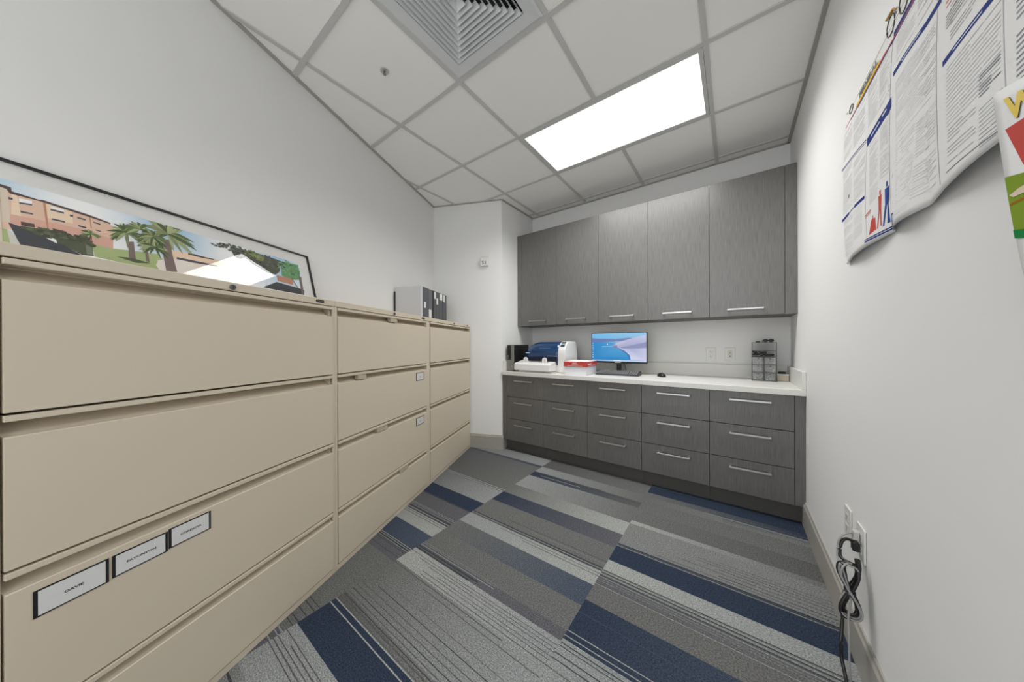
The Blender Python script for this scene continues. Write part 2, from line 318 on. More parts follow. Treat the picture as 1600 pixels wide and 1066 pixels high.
# ------------------------------------------------------------------ ceiling lights
def emis_mat():
    mt = bpy.data.materials.new('light_diffuser'); mt.use_nodes = True; nt = mt.node_tree; b = nt.nodes['Principled BSDF']
    b.inputs['Base Color'].default_value = (0.8, 0.8, 0.8, 1)
    tc = nt.nodes.new('ShaderNodeTexCoord'); sp = nt.nodes.new('ShaderNodeSeparateXYZ'); nt.links.new(tc.outputs['Object'], sp.inputs[0])
    tot = None
    for yc in (-0.19, 0.0, 0.19):      # the three tubes behind the lens
        s = nt.nodes.new('ShaderNodeMath'); s.operation = 'SUBTRACT'; s.inputs[1].default_value = yc; nt.links.new(sp.outputs['Y'], s.inputs[0])
        q = nt.nodes.new('ShaderNodeMath'); q.operation = 'MULTIPLY'; nt.links.new(s.outputs[0], q.inputs[0]); nt.links.new(s.outputs[0], q.inputs[1])
        e = nt.nodes.new('ShaderNodeMath'); e.operation = 'MULTIPLY'; e.inputs[1].default_value = -1 / (2 * 0.045 ** 2); nt.links.new(q.outputs[0], e.inputs[0])
        x = nt.nodes.new('ShaderNodeMath'); x.operation = 'EXPONENT'; nt.links.new(e.outputs[0], x.inputs[0])
        if tot is None: tot = x
        else:
            a = nt.nodes.new('ShaderNodeMath'); a.operation = 'ADD'; nt.links.new(tot.outputs[0], a.inputs[0]); nt.links.new(x.outputs[0], a.inputs[1]); tot = a
    k = nt.nodes.new('ShaderNodeMath'); k.operation = 'MULTIPLY_ADD'; k.inputs[1].default_value = LAMP * 0.35; k.inputs[2].default_value = LAMP * 0.80
    nt.links.new(tot.outputs[0], k.inputs[0]); nt.links.new(k.outputs[0], b.inputs['Emission Strength'])
    b.inputs['Emission Color'].default_value = (1.0, 0.99, 0.97, 1)
    return mt
EM = emis_mat()
def troffer(cx, cy, label):
    t = thing('ceiling_light', label, 'ceiling light', (cx, cy, HC - 0.02))
    bm = B(); hx, hy = T - 0.014, T / 2 - 0.014
    for a in ((-hx, hx, -hy, -hy + 0.022), (-hx, hx, hy - 0.022, hy), (-hx, -hx + 0.022, -hy + 0.022, hy - 0.022), (hx - 0.022, hx, -hy + 0.022, hy - 0.022)):
        box(bm, *a, 0.0165, 0.0275, 0.001)
    obj('frame', bm, grid_m, t)
    bm = B(); box(bm, -hx + 0.0225, hx - 0.0225, -hy + 0.0225, hy - 0.0225, 0.0185, 0.0245)
    obj('diffuser', bm, EM, t)
    return t
troffer(GX + 2 * T, GY + 2.5 * T, 'lit white rectangular ceiling light panel above the room, in the tile grid')
# ------------------------------------------------------------------ air diffuser
t = thing('air_diffuser', 'square grey metal ceiling air diffuser with nested louvres', 'air vent', ((VX0 + VX1) / 2, (VY0 + VY1) / 2, HC - 0.02))
bm = B(); h = T / 2 - 0.013; hi = 0.222
def ring(bm, r0, z0, r1, z1, th=0.0008):
    """sloping square ring from half-size r0 at z0 to r1 at z1"""
    A_ = [bm.verts.new((sx * r0, sy * r0, z0)) for sx, sy in ((-1, -1), (1, -1), (1, 1), (-1, 1))]
    C_ = [bm.verts.new((sx * r1, sy * r1, z1)) for sx, sy in ((-1, -1), (1, -1), (1, 1), (-1, 1))]
    for i in range(4): bm.faces.new((A_[i], A_[(i + 1) % 4], C_[(i + 1) % 4], C_[i]))
ring(bm, h, 0.018, h - 0.012, 0.013); ring(bm, h - 0.012, 0.013, hi + 0.002, 0.0165); ring(bm, hi + 0.002, 0.0165, hi, 0.03)
ring(bm, h, 0.018, h, 0.026)
o = obj('frame', bm, vent_m, t, normals=False)
for k in range(9):
    r = hi - 0.006 - k * 0.0235
    bm = B()
    ring(bm, r + 0.0015, 0.0125, r, 0.017)
    if k < 8: ring(bm, r, 0.017, r - 0.017, 0.036)
    else: ring(bm, r, 0.017, 0.001, 0.034)
    lo = obj('louvre', bm, vent_m, t, normals=False)
    md = lo.modifiers.new('thickness', 'SOLIDIFY'); md.thickness = 0.0012
bm = B(); box(bm, -hi - 0.01, hi + 0.01, -hi - 0.01, hi + 0.01, 0.074, 0.0765); ring(bm, hi + 0.002, 0.03, hi + 0.002, 0.0745)
obj('plenum', bm, blkm_m, t)
# hole for the diffuser neck: cut the ceiling slab
ce = bpy.data.objects['ceiling']; bpy.context.view_layer.update()
bm = bmesh.new(); bm.from_mesh(ce.data)
for nrm, co in (((1, 0, 0), (VX0 + 0.07, 0, 0)), ((1, 0, 0), (VX1 - 0.07, 0, 0)), ((0, 1, 0), (0, VY0 + 0.07, 0)), ((0, 1, 0), (0, VY1 - 0.07, 0))):
    bmesh.ops.bisect_plane(bm, geom=bm.verts[:] + bm.edges[:] + bm.faces[:], plane_co=co, plane_no=nrm)
dead = [f for f in bm.faces if abs(f.normal.z) > 0.9 and VX0 + 0.07 < f.calc_center_median().x < VX1 - 0.07 and VY0 + 0.07 < f.calc_center_median().y < VY1 - 0.07]
bmesh.ops.delete(bm, geom=dead, context='FACES'); bm.to_mesh(ce.data); bm.free()
# ------------------------------------------------------------------ sprinkler
t = thing('fire_sprinkler', 'small chrome fire sprinkler head in a ceiling tile beside the air diffuser', 'sprinkler', (-1.638, 0.966, HC - 0.012))
bm = B(); cyl(bm, (0, 0, 0.012), 0.024, 0.0055, n=32, bev=0.0015); obj('escutcheon', bm, mat('sprinkler_plate', (0.55, 0.55, 0.53, 1), 0.35, metal=0.6), t)
bm = B(); cyl(bm, (0, 0, 0.006), 0.006, 0.008, n=16); tube(bm, [(-0.008, 0, 0.011), (-0.012, 0, 0.004), (-0.004, 0, -0.003), (0.004, 0, -0.003), (0.012, 0, 0.004), (0.008, 0, 0.011)], 0.0018, 8)
cyl(bm, (0, 0, -0.006), 0.009, 0.0015, n=20)
obj('sprinkler_head', bm, dsteel_m, t)
# ------------------------------------------------------------------ lateral file cabinets
LIPT = [1.341, 0.999, 0.657, 0.311]; FT = [1.292, 0.950, 0.610, 0.268]; FB = [1.0, 0.658, 0.312, 0.030]; TOPZ = 1.373
def file_cabinet(s0, s1, i0, i1, label, latches=(), d_back=DL - 0.006):
    """local x along the wall, local y into the wall, front at y=0"""
    t = thing('file_cabinet', label, 'file cabinet', LW(s0, DC, 0), ROT, 'lateral file cabinets along the left wall')
    w = s1 - s0; a, b = i0 - s0, i1 - s0; dp = d_back - DC
    bm = B()
    box(bm, 0.0005, a - 0.0015, 0, 0.03, 0, TOPZ - 0.03, 0.0015); box(bm, b + 0.0015, w - 0.0005, 0, 0.03, 0, TOPZ - 0.03, 0.0015)
    box(bm, a - 0.0015, b + 0.0015, 0.0005, 0.03, 0, 0.027, 0.0015)
    box(bm, 0.0005, w - 0.0005, 0.054, dp, 0.0, TOPZ - 0.03); box(bm, 0.0005, a - 0.0015, 0.03, 0.054, 0, TOPZ - 0.03); box(bm, b + 0.0015, w - 0.0005, 0.03, 0.054, 0, TOPZ - 0.03); box(bm, a - 0.0015, b + 0.0015, 0.03, 0.054, 0, 0.027)
    obj('case', bm, file_m, t)
    bm = B(); box(bm, 0.0003, w - 0.0003, -0.003, dp, TOPZ - 0.030, TOPZ, 0.0025); obj('top_panel', bm, file_m, t)
    for k in range(4):
        bm = B()
        g = 0.002; lt, ft, fb = LIPT[k], FT[k], FB[k] + 0.003
        # front skin with a returned top edge, scooped grip channel and overhanging lip
        pr = [(-0.004, fb), (-0.004, ft - 0.002), (-0.002, ft), (0.006, ft + 0.001), (0.012, ft + 0.003), (0.048, lt - 0.019), (0.048, lt - 0.0155), (-0.006, lt - 0.0155), (-0.007, lt - 0.014), (-0.007, lt - 0.003), (-0.005, lt - 0.002), (0.052, lt - 0.002), (0.052, fb)]
        prism(bm, pr, 'x', a + g, b - g)
        dr = obj('drawer', bm, file_m, t)
        bm = B(); box(bm, b - g - 0.016, b - g - 0.008, 0.004, 0.035, ft + 0.003, lt - 0.0165); obj('grip_end', bm, filein_m, dr)
    bm = B(); box(bm, a, b, 0.0525, 0.0535, 0.028, TOPZ - 0.031); obj('drawer_gap', bm, gap_m, t)
    for k, u0, u1 in latches:
        bm = B(); z1 = LIPT[k] - 0.016
        prism(bm, [(-0.006, z1 - 0.026), (-0.004, z1 - 0.001), (0.020, z1 - 0.001), (0.016, z1 - 0.024)], 'x', u0 - s0, u1 - s0)
        obj('latch', bm, filein_m, t)
    lk = 0.49
    bm = B(); cyl(bm, (lk, -0.009, TOPZ - 0.017), 0.0095, 0.0065, 'y', 24, bev=0.001); lo = obj('lock', bm, dsteel_m, t)
    bm = B(); box(bm, lk - 0.0012, lk + 0.0012, -0.0096, -0.0088, TOPZ - 0.022, TOPZ - 0.012); obj('keyhole', bm, ink_m, lo)
    bm = B(); u = w - 0.09
    pts = [(u + 0.016 * math.copysign(1, math.cos(q)) + 0.0065 * math.cos(q), TOPZ - 0.015 + 0.0065 * math.sin(q)) for q in [2 * PI * (j + .5) / 20 for j in range(20)]]
    prism(bm, pts, 'y', -0.0048, -0.003); bd = obj('badge', bm, blk_m, t)
    bm = B(); put_text(bm, 'HON', 0.009, lambda x, y: (u + x * 1.6, -0.0051, TOPZ - 0.015 + y)); obj('badge_lettering', bm, steel_m, bd)
    return t
C1, C2, C3, C4 = 0.336, 1.2843, 2.2428, 3.186
cab1 = file_cabinet(C1, C2, 0.390, 1.2690, 'tan four-drawer lateral file cabinet nearest the camera, with three name labels', [])
cab2 = file_cabinet(C2, C3, 1.3010, 2.2060, 'tan four-drawer lateral file cabinet in the middle with two small white labels', [(0, 1.735, 1.805), (1, 1.440, 1.505), (2, 1.60, 1.70), (3, 1.83, 1.93)])
cab3 = file_cabinet(C3, C4, 2.262, 3.165, 'tan four-drawer lateral file cabinet at the far end, beside the wall corner', [])
# label holders
lab_m = mat('label_card', (0.72, 0.72, 0.71, 1), 0.25, coat=0.6)
def holder(s0, s1, z0, z1, word, label, size, frame_m, group, fw=0.006, fh=0.0034, tilt=0.0):
    t = thing('name_label', label, 'label', LW((s0 + s1) / 2, DC - 0.0045, (z0 + z1) / 2), ROT, group)
    w, h = (s1 - s0) / 2, (z1 - z0) / 2
    bm = B(); box(bm, -w, w, -0.0012, 0.0002, -h, h); obj('backing', bm, frame_m, t)
    bm = B(); box(bm, -w + fw, w - fw, -0.0018, -0.0013, -h + fh, h - fh); cd_ = obj('card', bm, lab_m, t)
    bm = B(); put_text(bm, word, size, lambda x, y: (x * 1.35, -0.0021, y - 0.002), bold=0.00025); obj('lettering', bm, ink_m, cd_)
    return t
holder(0.425, 0.5365, 0.530, 0.592, 'DAVIE', 'black edged white label reading DAVIE, nearest the camera on third drawer', 0.0078, blk_m, 'name labels on the third drawer')
holder(0.542, 0.651, 0.5335, 0.592, 'EATONTON', 'black edged white label with the longest name, middle of three on drawer', 0.0078, blk_m, 'name labels on the third drawer')
holder(0.6535, 0.758, 0.5375, 0.5965, 'CORDOVA', 'black edged white label reading CORDOVA, farthest of three on drawer', 0.0078, blk_m, 'name labels on the third drawer')
holder(2.042, 2.154, 0.877, 0.937, '||', 'small grey edged white label on second drawer of the middle cabinet', 0.016, dgrey_m, 'small labels on the middle cabinet', .006, .004)
holder(2.040, 2.155, 0.537, 0.596, '||', 'small grey edged white label on third drawer of the middle cabinet', 0.016, dgrey_m, 'small labels on the middle cabinet', .006, .004)
# ------------------------------------------------------------------ framed panorama leaning on the wall
SL = 0.246; LEAN = math.atan(SL)
O_ = LW(0, 1.650, 1.697); N_ = math.hypot(1, SL)
Uv = (M * SL + Vector((0, 0, 1))) / N_; Nv = (-M + Vector((0, 0, 1)) * SL) / N_
t = thing('framed_picture', 'long black framed panorama photograph leaning on wall atop the nearest file cabinets', 'picture', LW(0, 0, 0) , 0)
PB = -(1.697 - TOPZ - 0.0012) * N_ / 1.0
t.location = LW(0.53, 1.650 + SL * PB / N_, TOPZ + 0.0012)
def FR(a, b, c=0.0): return O_ + D * a + Uv * b + Nv * c - t.location
def fquad(bm, a0, a1, b0, b1, c0, c1, mi=0):
    vs = [bm.verts.new(FR(a, b, c)) for c in (c0, c1) for a, b in ((a0, b0), (a1, b0), (a1, b1), (a0, b1))]
    for q in ((0, 1, 2, 3), (4, 5, 6, 7), (0, 1, 5, 4), (1, 2, 6, 5), (2, 3, 7, 6), (3, 0, 4, 7)): bm.faces.new([vs[i] for i in q]).material_index = mi
FA0, FA1 = 0.30, 1.538
PBB = PB + 0.0045
bm = B()
fquad(bm, FA0, FA1, -0.0055, 0.001, -0.012, 0.004); fquad(bm, FA0, FA1, PBB, PBB + 0.007, -0.012, 0.004)
fquad(bm, FA0, FA0 + 0.007, PBB + .007, -0.0055, -0.012, 0.004); fquad(bm, FA1 - 0.007, FA1, PBB + .007, -0.0055, -0.012, 0.004)
obj('frame', bm, blk_m, t)
bm = B(); fquad(bm, FA0 + .007, FA1 - .007, PBB + .007, -0.0055, -0.010, -0.006); obj('mat_board', bm, mat('mat_board', (0.74, 0.74, 0.72, 1), 0.7), t)
def pk(c, k=1.45):
    if k == 1.45: g_ = sum(c) / 3; c = tuple(v * 0.78 + g_ * 0.16 + 14 for v in c)
    c = srgb(*c); return (min(c[0] * k, .95), min(c[1] * k, .95), min(c[2] * k, .95), 1)
PC = dict(sky=(176, 196, 212), skyblue=(112, 163, 196), peach=(196, 160, 136), pale=(186, 170, 150), sand=(205, 180, 150), pink=(190, 140, 122), orange=(168, 112, 84), roof=(70, 56, 56), win=(60, 64, 84), white=(214, 216, 222), lawn=(142, 158, 98), path=(176, 174, 166),
          hedge=(66, 72, 52), fence=(52, 54, 60), fence2=(96, 104, 84), farpeach=(206, 176, 146), patio=(200, 190, 180), tree=(70, 74, 64), olive=(110, 118, 66), green=(84, 132, 84), brick=(170, 112, 88), trunk=(104, 86, 80), palm=(74, 92, 52), palm2=(134, 146, 96), cloud=(216, 218, 222))
PRINT=[
  ('peach',[(0.5242,-0.0858),(0.5418,-0.0867),(0.5426,-0.0986),(0.5901,-0.1009),(0.5984,-0.0982),(0.6791,-0.1103),(0.7285,-0.1189),(0.7382,-0.1268),(0.7256,-0.2162),(0.6295,-0.2169),(0.5137,-0.2178)]),
  ('pale',[(0.524,-0.0876),(0.5362,-0.0897),(0.5345,-0.1537),(0.5328,-0.1962),(0.5151,-0.2002)]),
  ('sand',[(0.5423,-0.1023),(0.5512,-0.1048),(0.5528,-0.1735),(0.5367,-0.1701)]),
  ('sand',[(0.5999,-0.1042),(0.649,-0.1079),(0.6469,-0.152),(0.5974,-0.1541)]),
  ('pink',[(0.535,-0.1691),(0.5963,-0.1657),(0.6759,-0.1641),(0.7302,-0.1746),(0.7256,-0.2162),(0.6295,-0.2169),(0.5316,-0.2105)]),
  ('orange',[(0.5949,-0.1029),(0.6,-0.1035),(0.5974,-0.1987),(0.5942,-0.2)]),
  ('orange',[(0.6839,-0.1102),(0.6864,-0.1103),(0.6856,-0.1522),(0.6831,-0.1532)]),
  ('roof',[(0.5246,-0.0811),(0.5431,-0.0825),(0.5433,-0.0947),(0.5882,-0.0988),(0.5955,-0.0959),(0.6821,-0.1049),(0.7303,-0.1143),(0.7305,-0.1198),(0.6788,-0.1128),(0.5919,-0.1029),(0.5395,-0.1038),(0.5351,-0.0921),(0.5239,-0.0894)]),
  ('win',[(0.553,-0.1236),(0.5746,-0.1195),(0.5742,-0.1241),(0.5529,-0.1286)]),
  ('white',[(0.5535,-0.1108),(0.5751,-0.109),(0.5746,-0.1195),(0.5531,-0.1228)]),
  ('win',[(0.5526,-0.1505),(0.5735,-0.15),(0.5735,-0.1543),(0.5524,-0.1567)]),
  ('win',[(0.6068,-0.119),(0.6323,-0.1194),(0.6322,-0.1249),(0.6067,-0.1244)]),
  ('white',[(0.6087,-0.1094),(0.6331,-0.1113),(0.6324,-0.1186),(0.6079,-0.1177)]),
  ('win',[(0.6063,-0.1509),(0.6311,-0.1501),(0.631,-0.1556),(0.6062,-0.1562)]),
  ('win',[(0.6577,-0.1237),(0.6752,-0.1249),(0.6747,-0.13),(0.6577,-0.1285)]),
  ('win',[(0.6576,-0.1523),(0.6735,-0.153),(0.673,-0.1581),(0.6575,-0.1579)]),
  ('win',[(0.6913,-0.1262),(0.7068,-0.1279),(0.7064,-0.1323),(0.6913,-0.1311)]),
  ('win',[(0.6929,-0.1534),(0.7047,-0.1549),(0.7043,-0.1588),(0.6932,-0.1574)]),
  ('roof',[(0.55,-0.1854),(0.5728,-0.1837),(0.5727,-0.1956),(0.5499,-0.1978)]),
  ('roof',[(0.6049,-0.1846),(0.6308,-0.1857),(0.6309,-0.198),(0.6045,-0.1997)]),
  ('roof',[(0.6561,-0.1857),(0.6783,-0.1874),(0.677,-0.1999),(0.6559,-0.1996)]),
  ('win',[(0.6431,-0.1224),(0.65,-0.1212),(0.6493,-0.1282),(0.6429,-0.1295)]),
  ('win',[(0.5358,-0.1163),(0.543,-0.1162),(0.5425,-0.1224),(0.5356,-0.1234)]),
  ('lawn',[(0.5137,-0.2178),(0.5274,-0.2191),(0.529,-0.263),(0.51,-0.2636)]),
  ('path',[(0.5256,-0.2198),(0.5323,-0.224),(0.5454,-0.2609),(0.5272,-0.2637)]),
  ('lawn',[(0.6795,-0.2111),(0.7261,-0.2118),(0.7827,-0.202),(0.8451,-0.196),(0.8602,-0.229),(0.8538,-0.2775),(0.6809,-0.2548)]),
  ('hedge',[(0.5469,-0.2001),(0.5815,-0.1958),(0.6095,-0.2015),(0.6767,-0.2033),(0.6809,-0.2086),(0.6786,-0.2535),(0.6547,-0.2569),(0.619,-0.2358),(0.5584,-0.2174)]),
  ('fence',[(0.5292,-0.197),(0.5432,-0.2005),(0.5592,-0.2082),(0.6111,-0.2291),(0.6545,-0.2589),(0.5435,-0.2615)]),
  ('white',[(0.5771,-0.212),(0.5881,-0.2115),(0.6077,-0.2209),(0.6086,-0.2337),(0.5949,-0.2256)]),
  ('fence2',[(0.6653,-0.2101),(0.6797,-0.209),(0.6791,-0.2534),(0.6645,-0.2519)]),
  ('farpeach',[(0.8868,-0.162),(0.9362,-0.162),(1.0202,-0.1599),(1.0842,-0.1665),(1.074,-0.1769),(1.0294,-0.2013),(0.9539,-0.2074),(0.8848,-0.2)]),
  ('roof',[(0.9396,-0.1618),(0.9539,-0.1592),(0.997,-0.162),(1.0318,-0.1614),(1.0311,-0.1656),(0.9885,-0.1693),(0.9387,-0.168)]),
  ('win',[(0.8988,-0.1915),(0.9564,-0.1904),(1.0393,-0.1888),(1.0384,-0.195),(0.9549,-0.2006),(0.8975,-0.2007)]),
  ('patio',[(0.8239,-0.2285),(0.8812,-0.2033),(0.8942,-0.2017),(0.9543,-0.2049),(1.0379,-0.1981),(0.9528,-0.263),(0.8194,-0.2642)]),
  ('lawn',[(0.8258,-0.2133),(0.8387,-0.2264),(0.8304,-0.2455),(0.8375,-0.2582),(0.8198,-0.2607)]),
  ('tree',[(1.1076,-0.0769),(1.1632,-0.069),(1.1752,-0.1086),(1.1436,-0.1287),(1.1216,-0.1247),(1.1123,-0.1014)]),
  ('tree',[(1.1627,-0.0719),(1.2737,-0.0704),(1.3573,-0.0783),(1.3381,-0.1438),(1.3101,-0.1685),(1.2659,-0.1676),(1.1946,-0.1358),(1.1652,-0.1116)]),
  ('olive',[(1.2104,-0.0758),(1.2737,-0.0704),(1.256,-0.1073),(1.2242,-0.1107)]),
  ('green',[(1.3573,-0.0783),(1.4631,-0.0727),(1.4597,-0.1648),(1.3979,-0.1784),(1.3454,-0.166)]),
  ('brick',[(1.3155,-0.1701),(1.406,-0.1705),(1.4043,-0.208),(1.3147,-0.2027)]),
  ('fence',[(1.2282,-0.255),(1.3075,-0.2101),(1.434,-0.2209),(1.4697,-0.2269),(1.463,-0.2569),(1.3037,-0.2576)]),
  ('trunk',[(1.45,-0.1478),(1.4677,-0.1437),(1.4637,-0.2536),(1.4476,-0.25)]),
  ('trunk',[(1.3974,-0.1662),(1.404,-0.1647),(1.434,-0.2209),(1.4271,-0.2222)]),
  ('trunk',[(0.7661,-0.1725),(0.7811,-0.1672),(0.7778,-0.2431),(0.7606,-0.2437)]),
  ('trunk',[(0.8069,-0.1626),(0.8149,-0.1598),(0.8145,-0.2372),(0.8055,-0.2352)]),
  ('hedge',[(0.7309,-0.2397),(0.7645,-0.2339),(0.8171,-0.241),(0.777,-0.2499)]),
  ('trunk',[(0.8697,-0.1263),(0.8877,-0.1198),(0.8867,-0.1863),(0.8913,-0.2575),(0.858,-0.2615),(0.8576,-0.1952)]),
]
PALMS= [(0.7674, -0.137, 0.055), (0.8059, -0.1085, 0.05), (0.8149, -0.1598, 0.035), (0.8859, -0.0983, 0.09), (0.8374, -0.1676, 0.05), (0.6796, -0.1748, 0.025), (0.837, -0.1254, 0.05)]
bm = B(); cl = bm.loops.layers.float_color.new('Col'); zc_ = [-0.0056]
def flat(pts, cols):
    vs = [bm.verts.new(FR(a, b, zc_[0])) for a, b in pts]
    f = bm.faces.new(vs)
    if isinstance(cols, tuple): cols = [cols] * len(pts)
    for lp, c in zip(f.loops, cols): lp[cl] = c
P0, P1, PT, PBm = 0.375, 1.4715, -0.061, -0.268
for i in range(24):
    a0 = P0 + (P1 - P0) * i / 24; a1 = P0 + (P1 - P0) * (i + 1) / 24
    def skyc(a, top):
        q = 0.5 + 0.5 * math.sin(a * 14 + 1.6); q = q * (0.9 if top else 0.35)
        A3, B3 = pk(PC['cloud']), pk(PC['skyblue']); return tuple(A3[j] * (1 - q) + B3[j] * q for j in range(3)) + (1,)
    flat([(a0, PT), (a1, PT), (a1, PBm), (a0, PBm)], [skyc(a0, 1), skyc(a1, 1), skyc(a1, 0), skyc(a0, 0)])
for name, pts in PRINT:
    zc_[0] += 0.00002
    flat([(min(max(a, P0), P1), max(min(b, PT), PBm)) for a, b in pts], pk(PC[name]))
flat([(P0, -0.0878), (0.5242, -0.0878), (0.5151, PBm), (P0, PBm)], pk(PC['pale']))
rp = random.Random(3)
def frond(cx, cy, r, ang, col):
    n = 5; L_ = []; R_ = []
    for k in range(n + 1):
        q = k / n; x = cx + math.cos(ang) * r * q; y = cy + math.sin(ang) * r * q - 0.35 * r * q * q
        w = 0.10 * r * math.sin(PI * min(1, q * 0.9 + .1)); L_.append((x - math.sin(ang) * w, y + math.cos(ang) * w)); R_.append((x + math.sin(ang) * w, y - math.cos(ang) * w))
    pts = [(min(max(a, P0), P1), max(min(b, PT), PBm)) for a, b in L_ + R_[::-1]]
    try: flat(pts, col)
    except ValueError: pass
for cx, cy, r in PALMS:
    for k in range(44):
        zc_[0] += 0.0000015
        c = pk(PC['palm' if rp.random() < 0.6 else 'palm2']); f_ = rp.uniform(0.6, 1.25)
        frond(cx, cy, r * rp.uniform(0.6, 1), rp.uniform(-0.6, PI + 0.6) if k % 5 else rp.uniform(0, 2 * PI), (c[0] * f_, c[1] * f_, c[2] * f_, 1))
for k in range(420):      # leaf clusters of the trees on the right of the photograph and hedge mottling
    zc_[0] += 0.0000005
    ax, bx, aw, bw, nm = rp.choice([(1.13, -0.085, 0.10, 0.022, 'tree'), (1.27, -0.10, 0.12, 0.035, 'tree'), (1.20, -0.085, 0.05, 0.018, 'olive'), (1.40, -0.11, 0.07, 0.045, 'green'), (0.62, -0.205, 0.06, 0.012, 'hedge')])
    a = ax + rp.uniform(-1, 1) * aw; b = bx + rp.uniform(-1, 1) * bw; r = rp.uniform(0.003, 0.008); c = pk(PC[nm]); f_ = rp.uniform(0.5, 1.5)
    if nm != 'hedge' and abs(a - ax) / aw + abs(b - bx) / bw > 1.25: continue
    pts = [(min(max(a + r * math.cos(q) * rp.uniform(.6, 1.6), P0), P1), max(min(b + r * math.sin(q) * 0.8, PT), PBm)) for q in [j * PI / 3 for j in range(6)]]
    try: flat(pts, (c[0] * f_, c[1] * f_, c[2] * f_, 1))
    except ValueError: pass
obj('photograph', bm, print_m, t, normals=False)
glass_m = bpy.data.materials.new('picture_glass'); glass_m.use_nodes = True; nt = glass_m.node_tree
for n in list(nt.nodes):
    if n.type != 'OUTPUT_MATERIAL': nt.nodes.remove(n)
tr = nt.nodes.new('ShaderNodeBsdfTransparent'); gl = nt.nodes.new('ShaderNodeBsdfGlossy'); gl.inputs['Roughness'].default_value = 0.02; gl.inputs['Color'].default_value = (1, 1, 1, 1)
fr = nt.nodes.new('ShaderNodeFresnel'); fr.inputs['IOR'].default_value = 1.45; mx = nt.nodes.new('ShaderNodeMixShader')
gm = nt.nodes.new('ShaderNodeNewGeometry'); iv = nt.nodes.new('ShaderNodeMath'); iv.operation = 'SUBTRACT'; iv.inputs[0].default_value = 1.0; nt.links.new(gm.outputs['Backfacing'], iv.inputs[1])
fm = nt.nodes.new('ShaderNodeMath'); fm.operation = 'MULTIPLY'; nt.links.new(fr.outputs[0], fm.inputs[0]); nt.links.new(iv.outputs[0], fm.inputs[1]); nt.links.new(fm.outputs[0], mx.inputs[0]); nt.links.new(tr.outputs[0], mx.inputs[1]); nt.links.new(gl.outputs[0], mx.inputs[2]); nt.links.new(mx.outputs[0], nt.nodes['Material Output'].inputs[0])
bm = B(); vs = [bm.verts.new(FR(a, b, 0.001)) for a, b in ((FA0 + .006, PBB + .006), (FA1 - .006, PBB + .006), (FA1 - .006, -0.005), (FA0 + .006, -0.005))]; bm.faces.new(vs)
obj('glass_pane', bm, glass_m, t, normals=False)
# ------------------------------------------------------------------ binders on the far cabinets
SP = 1.385
def binder(s0, w, h, spine, body_col, label, labels, depth=0.262, lean=0):
    t = thing('ring_binder', label, 'binder', LW(s0, SP, TOPZ + 0.0008), ROT, 'ring binders on top of the file cabinets')
    cvm = mat('binder_cover_' + body_col[0], body_col[1], 0.45)
    bm = B(); th = 0.003
    box(bm, 0.0006, th, 0.002, depth, 0, h, 0.0008); box(bm, w - th, w - 0.0006, 0.002, depth, 0, h, 0.0008); box(bm, 0.0006, w - 0.0006, 0, 0.003, 0, h, 0.0008)
    obj('cover', bm, cvm, t)
    bm = B(); box(bm, th + 0.002, w - th - 0.002, 0.012, depth - 0.008, 0.004, h - 0.014); obj('paper_block', bm, pap_m, t)
    if spine: bm = B(); box(bm, 0.003, w - 0.003, -0.0008, -0.0001, 0.004, h - 0.004); obj('spine_insert', bm, mat('spine_' + spine[0], spine[1], 0.4), t)
    for u0, u1, z0, z1 in labels:
        bm = B(); box(bm, u0 - s0, u1 - s0, -0.0018, -0.0009, z0 - TOPZ, z1 - TOPZ); obj('spine_label', bm, pap_m, t)
slate = ('slate', (0.085, 0.09, 0.105, 1)); slate2 = ('slate_light', (0.12, 0.125, 0.14, 1)); coal = ('charcoal', (0.075, 0.082, 0.09, 1))
whiteb = ('white', (0.62, 0.62, 0.63, 1)); blackb = ('black', (0.015, 0.015, 0.015, 1)); greyb = ('grey', (0.12, 0.12, 0.13, 1))
binder(2.428, 0.026, 0.302, None, whiteb, 'plain pale grey-white binder at near end of row, wide cover facing camera', [])
binder(2.4555, 0.100, 0.301, slate, greyb, 'slate grey binder with white label halfway down the spine', [(2.478, 2.512, 1.487, 1.541)])
binder(2.557, 0.075, 0.299, slate2, greyb, 'lighter grey binder with white label at spine bottom', [(2.566, 2.614, 1.405, 1.480)])
binder(2.634, 0.028, 0.298, None, blackb, 'narrow black binder with bare spine in middle of row', [])
binder(2.664, 0.046, 0.297, coal, blackb, 'charcoal binder with label at the very top, right of narrow black binder', [(2.668, 2.704, 1.597, 1.661)])
binder(2.712, 0.060, 0.297, coal, greyb, 'charcoal binder with label lower on the spine than its neighbours', [(2.716, 2.750, 1.548, 1.608)])
binder(2.774, 0.080, 0.297, coal, greyb, 'charcoal binder with widest white spine label near the top', [(2.786, 2.846, 1.600, 1.664)])
binder(2.856, 0.090, 0.296, coal, blackb, 'last dark binder at far end of row, label near its left edge', [(2.866, 2.902, 1.593, 1.664)])
bm = B(); box(bm, 0, 0.002, 0.0, 0.014, 0.0, 0.26, 0.0006); box(bm, -0.05, 0, 0.0, 0.014, 0, 0.0015)
o = obj('black_strip', bm, blkm_m, None, LW(2.4245, 1.640, TOPZ + 0.0008), ROT, 'thin black upright strip in the dark gap behind the pale binder cover, by the wall', 'black_strip')  # thin black strip added in the dark gap between binder and wall
